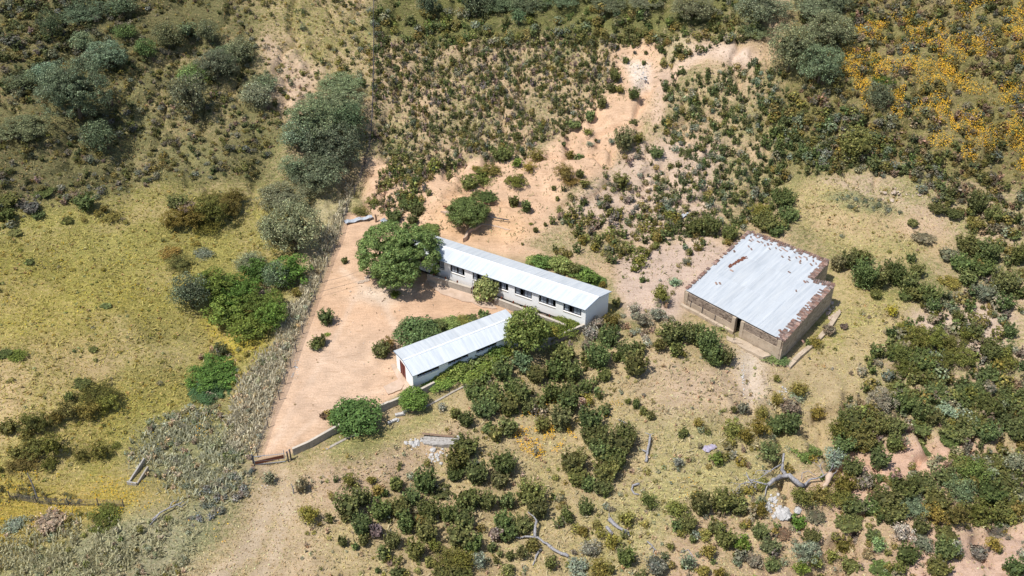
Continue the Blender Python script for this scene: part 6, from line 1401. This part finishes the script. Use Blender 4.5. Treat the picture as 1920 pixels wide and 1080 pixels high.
# ------------------------------------------------------------------ labels for the shrubs
LAND = [((660, 830), 'in the grass below the curved yard wall'), ((700, 770), 'along the lower yard wall'), ((610, 620), 'on the bare sand of the yard'), ((775, 630), 'against the back of the small shed'), ((850, 700), 'in front of the small shed'), ((1060, 610), 'between the two sheds'),
 ((1075, 505), 'behind the long shed roof'), ((920, 380), 'on the sand above the collapsed terrace'), ((740, 380), 'at the top of the sand yard'), ((860, 310), 'on the slope above the sand yard'), ((1110, 290), 'on the long sand tongue'), ((1190, 130), 'near the head of the sand tongue'), ((1230, 560), 'right of the long shed gable'),
 ((1080, 720), 'below the fig tree by the small shed'), ((920, 760), 'on the slope below the small shed'), ((880, 870), 'below the ruined trough'), ((700, 970), 'in the bottom thicket left of centre'), ((860, 1000), 'in the bottom thicket left of the forked log'), ((980, 920), 'above the forked dead trunk'), ((1130, 870), 'left of the bleached upright log'), ((1170, 700), 'on the slope below the long shed gable'),
 ((1320, 650), 'in front of the barn'), ((1400, 400), 'behind the barn'), ((1620, 520), 'right of the barn'), ((1760, 400), 'at the right end of the barn meadow'), ((1860, 500), 'on the right edge slope'), ((1750, 660), 'in the right hand thicket'), ((1830, 760), 'in the dense scrub at the right edge'), ((1640, 790), 'left of the red eroded bank'), ((1460, 790), 'in the olive thicket below the barn track'), ((1520, 870), 'around the big dead tree'),
 ((1750, 860), 'on the red eroded bank'), ((1820, 920), 'in the lower right thicket'), ((1600, 960), 'right of the white rubble heap'), ((1700, 1040), 'on red soil at the bottom right'), ((1400, 1030), 'on red soil below the white rubble'), ((1300, 950), 'left of the white rubble'), ((1200, 1030), 'at the bottom beside the forked branch'), ((1280, 820), 'in pale grass below the barn track'),
 ((360, 410), 'in the olive thicket of the left field'), ((60, 400), 'at the top left of the left field'), ((190, 420), 'on the upper left field'), ((460, 560), 'in the bramble thicket'), ((400, 700), 'beside the dead grey stake'), ((310, 480), 'in the middle of the left field'), ((40, 660), 'at the left edge of the meadow'), ((180, 750), 'in the upper dark clump of the left meadow'), ((70, 840), 'in the lower dark clump of the left meadow'), ((190, 850), 'beside the old narrow trough'),
 ((200, 970), 'in the bottom left brush'), ((530, 920), 'beside the track below the gate'), ((530, 370), 'beside the fence side oak grove'), ((1600, 280), 'below the orange flower slope'), ((1650, 150), 'among the orange flowers'), ((850, 540), 'on top of the terrace retaining wall'), ((1000, 590), 'behind the long retaining wall')]
TONE = {G: 'dark green', B_: 'fresh green', O_: 'olive green', S_: 'silver grey', D_: 'dry brown', 'fig': 'broad leaved green'}
bykey = {}
for o, cx, cy, Rm, kind in PENDING:
    ph = min(LAND, key=lambda l: math.hypot(l[0][0]-cx, l[0][1]-cy))[1]
    size = 'tiny' if Rm < .45 else 'small' if Rm < .85 else 'medium' if Rm < 1.4 else 'large'
    bykey.setdefault((ph, kind, size), []).append((cx, cy, o))
ORD = ['leftmost', 'second from left', 'third from left', 'fourth from left', 'fifth from left', 'sixth from left', 'seventh from left', 'eighth from left', 'ninth from left', 'tenth from left', 'eleventh from left', 'twelfth from left', 'thirteenth from left', 'fourteenth from left']
for (ph, kind, size), L_ in bykey.items():
    L_.sort(key=lambda q: q[0])
    for i, (cx, cy, o) in enumerate(L_):
        lab = f"{size} {TONE[kind]} bush {ph}"
        if len(L_) > 1: lab += ', '+(ORD[i] if i < len(ORD)-1 and i < len(L_)-1 else 'rightmost')
        tag(o, lab, 'bush', f"{TONE[kind]} bushes {ph}")

# ------------------------------------------------------------------ light, sky, camera
az = np.array([-.86, -.51]); el = R(63)
sd = np.array([az[0]*math.cos(el), az[1]*math.cos(el), math.sin(el)])
ld = bpy.data.lights.new('sun', 'SUN'); ld.energy = 5.0; ld.angle = R(.53); ld.color = (1.0, .965, .91)
lo = bpy.data.objects.new('sun', ld); COL.objects.link(lo)
from mathutils import Vector
lo.rotation_euler = Vector(sd).to_track_quat('Z', 'Y').to_euler(); lo.location = (0, 0, 120)
w = bpy.data.worlds.new('World'); SC.world = w; w.use_nodes = True
nt = w.node_tree; bg = nt.nodes['Background']
sky = nt.nodes.new('ShaderNodeTexSky'); sky.sky_type = 'NISHITA'; sky.sun_disc = False; sky.sun_elevation = el; sky.sun_rotation = math.atan2(az[0], az[1])
nt.links.new(sky.outputs[0], bg.inputs[0]); bg.inputs[1].default_value = .125
cd = bpy.data.cameras.new('camera'); cam = bpy.data.objects.new('camera', cd); COL.objects.link(cam)
cd.sensor_width = 36; cd.lens = 36*FPX/1920; cd.clip_end = 3000; cd.clip_start = 1
cam.location = tuple(CAM); cam.rotation_euler = (math.pi/2-PITCH, 0, 0)
SC.camera = cam
SC.view_settings.view_transform = 'Standard'; SC.view_settings.look = 'None'; SC.view_settings.exposure = 0
SC.render.resolution_x = 1024; SC.render.resolution_y = 576
SC.cycles.max_bounces = 6
print('objects', len(bpy.data.objects), 'shrubs', len(PENDING))
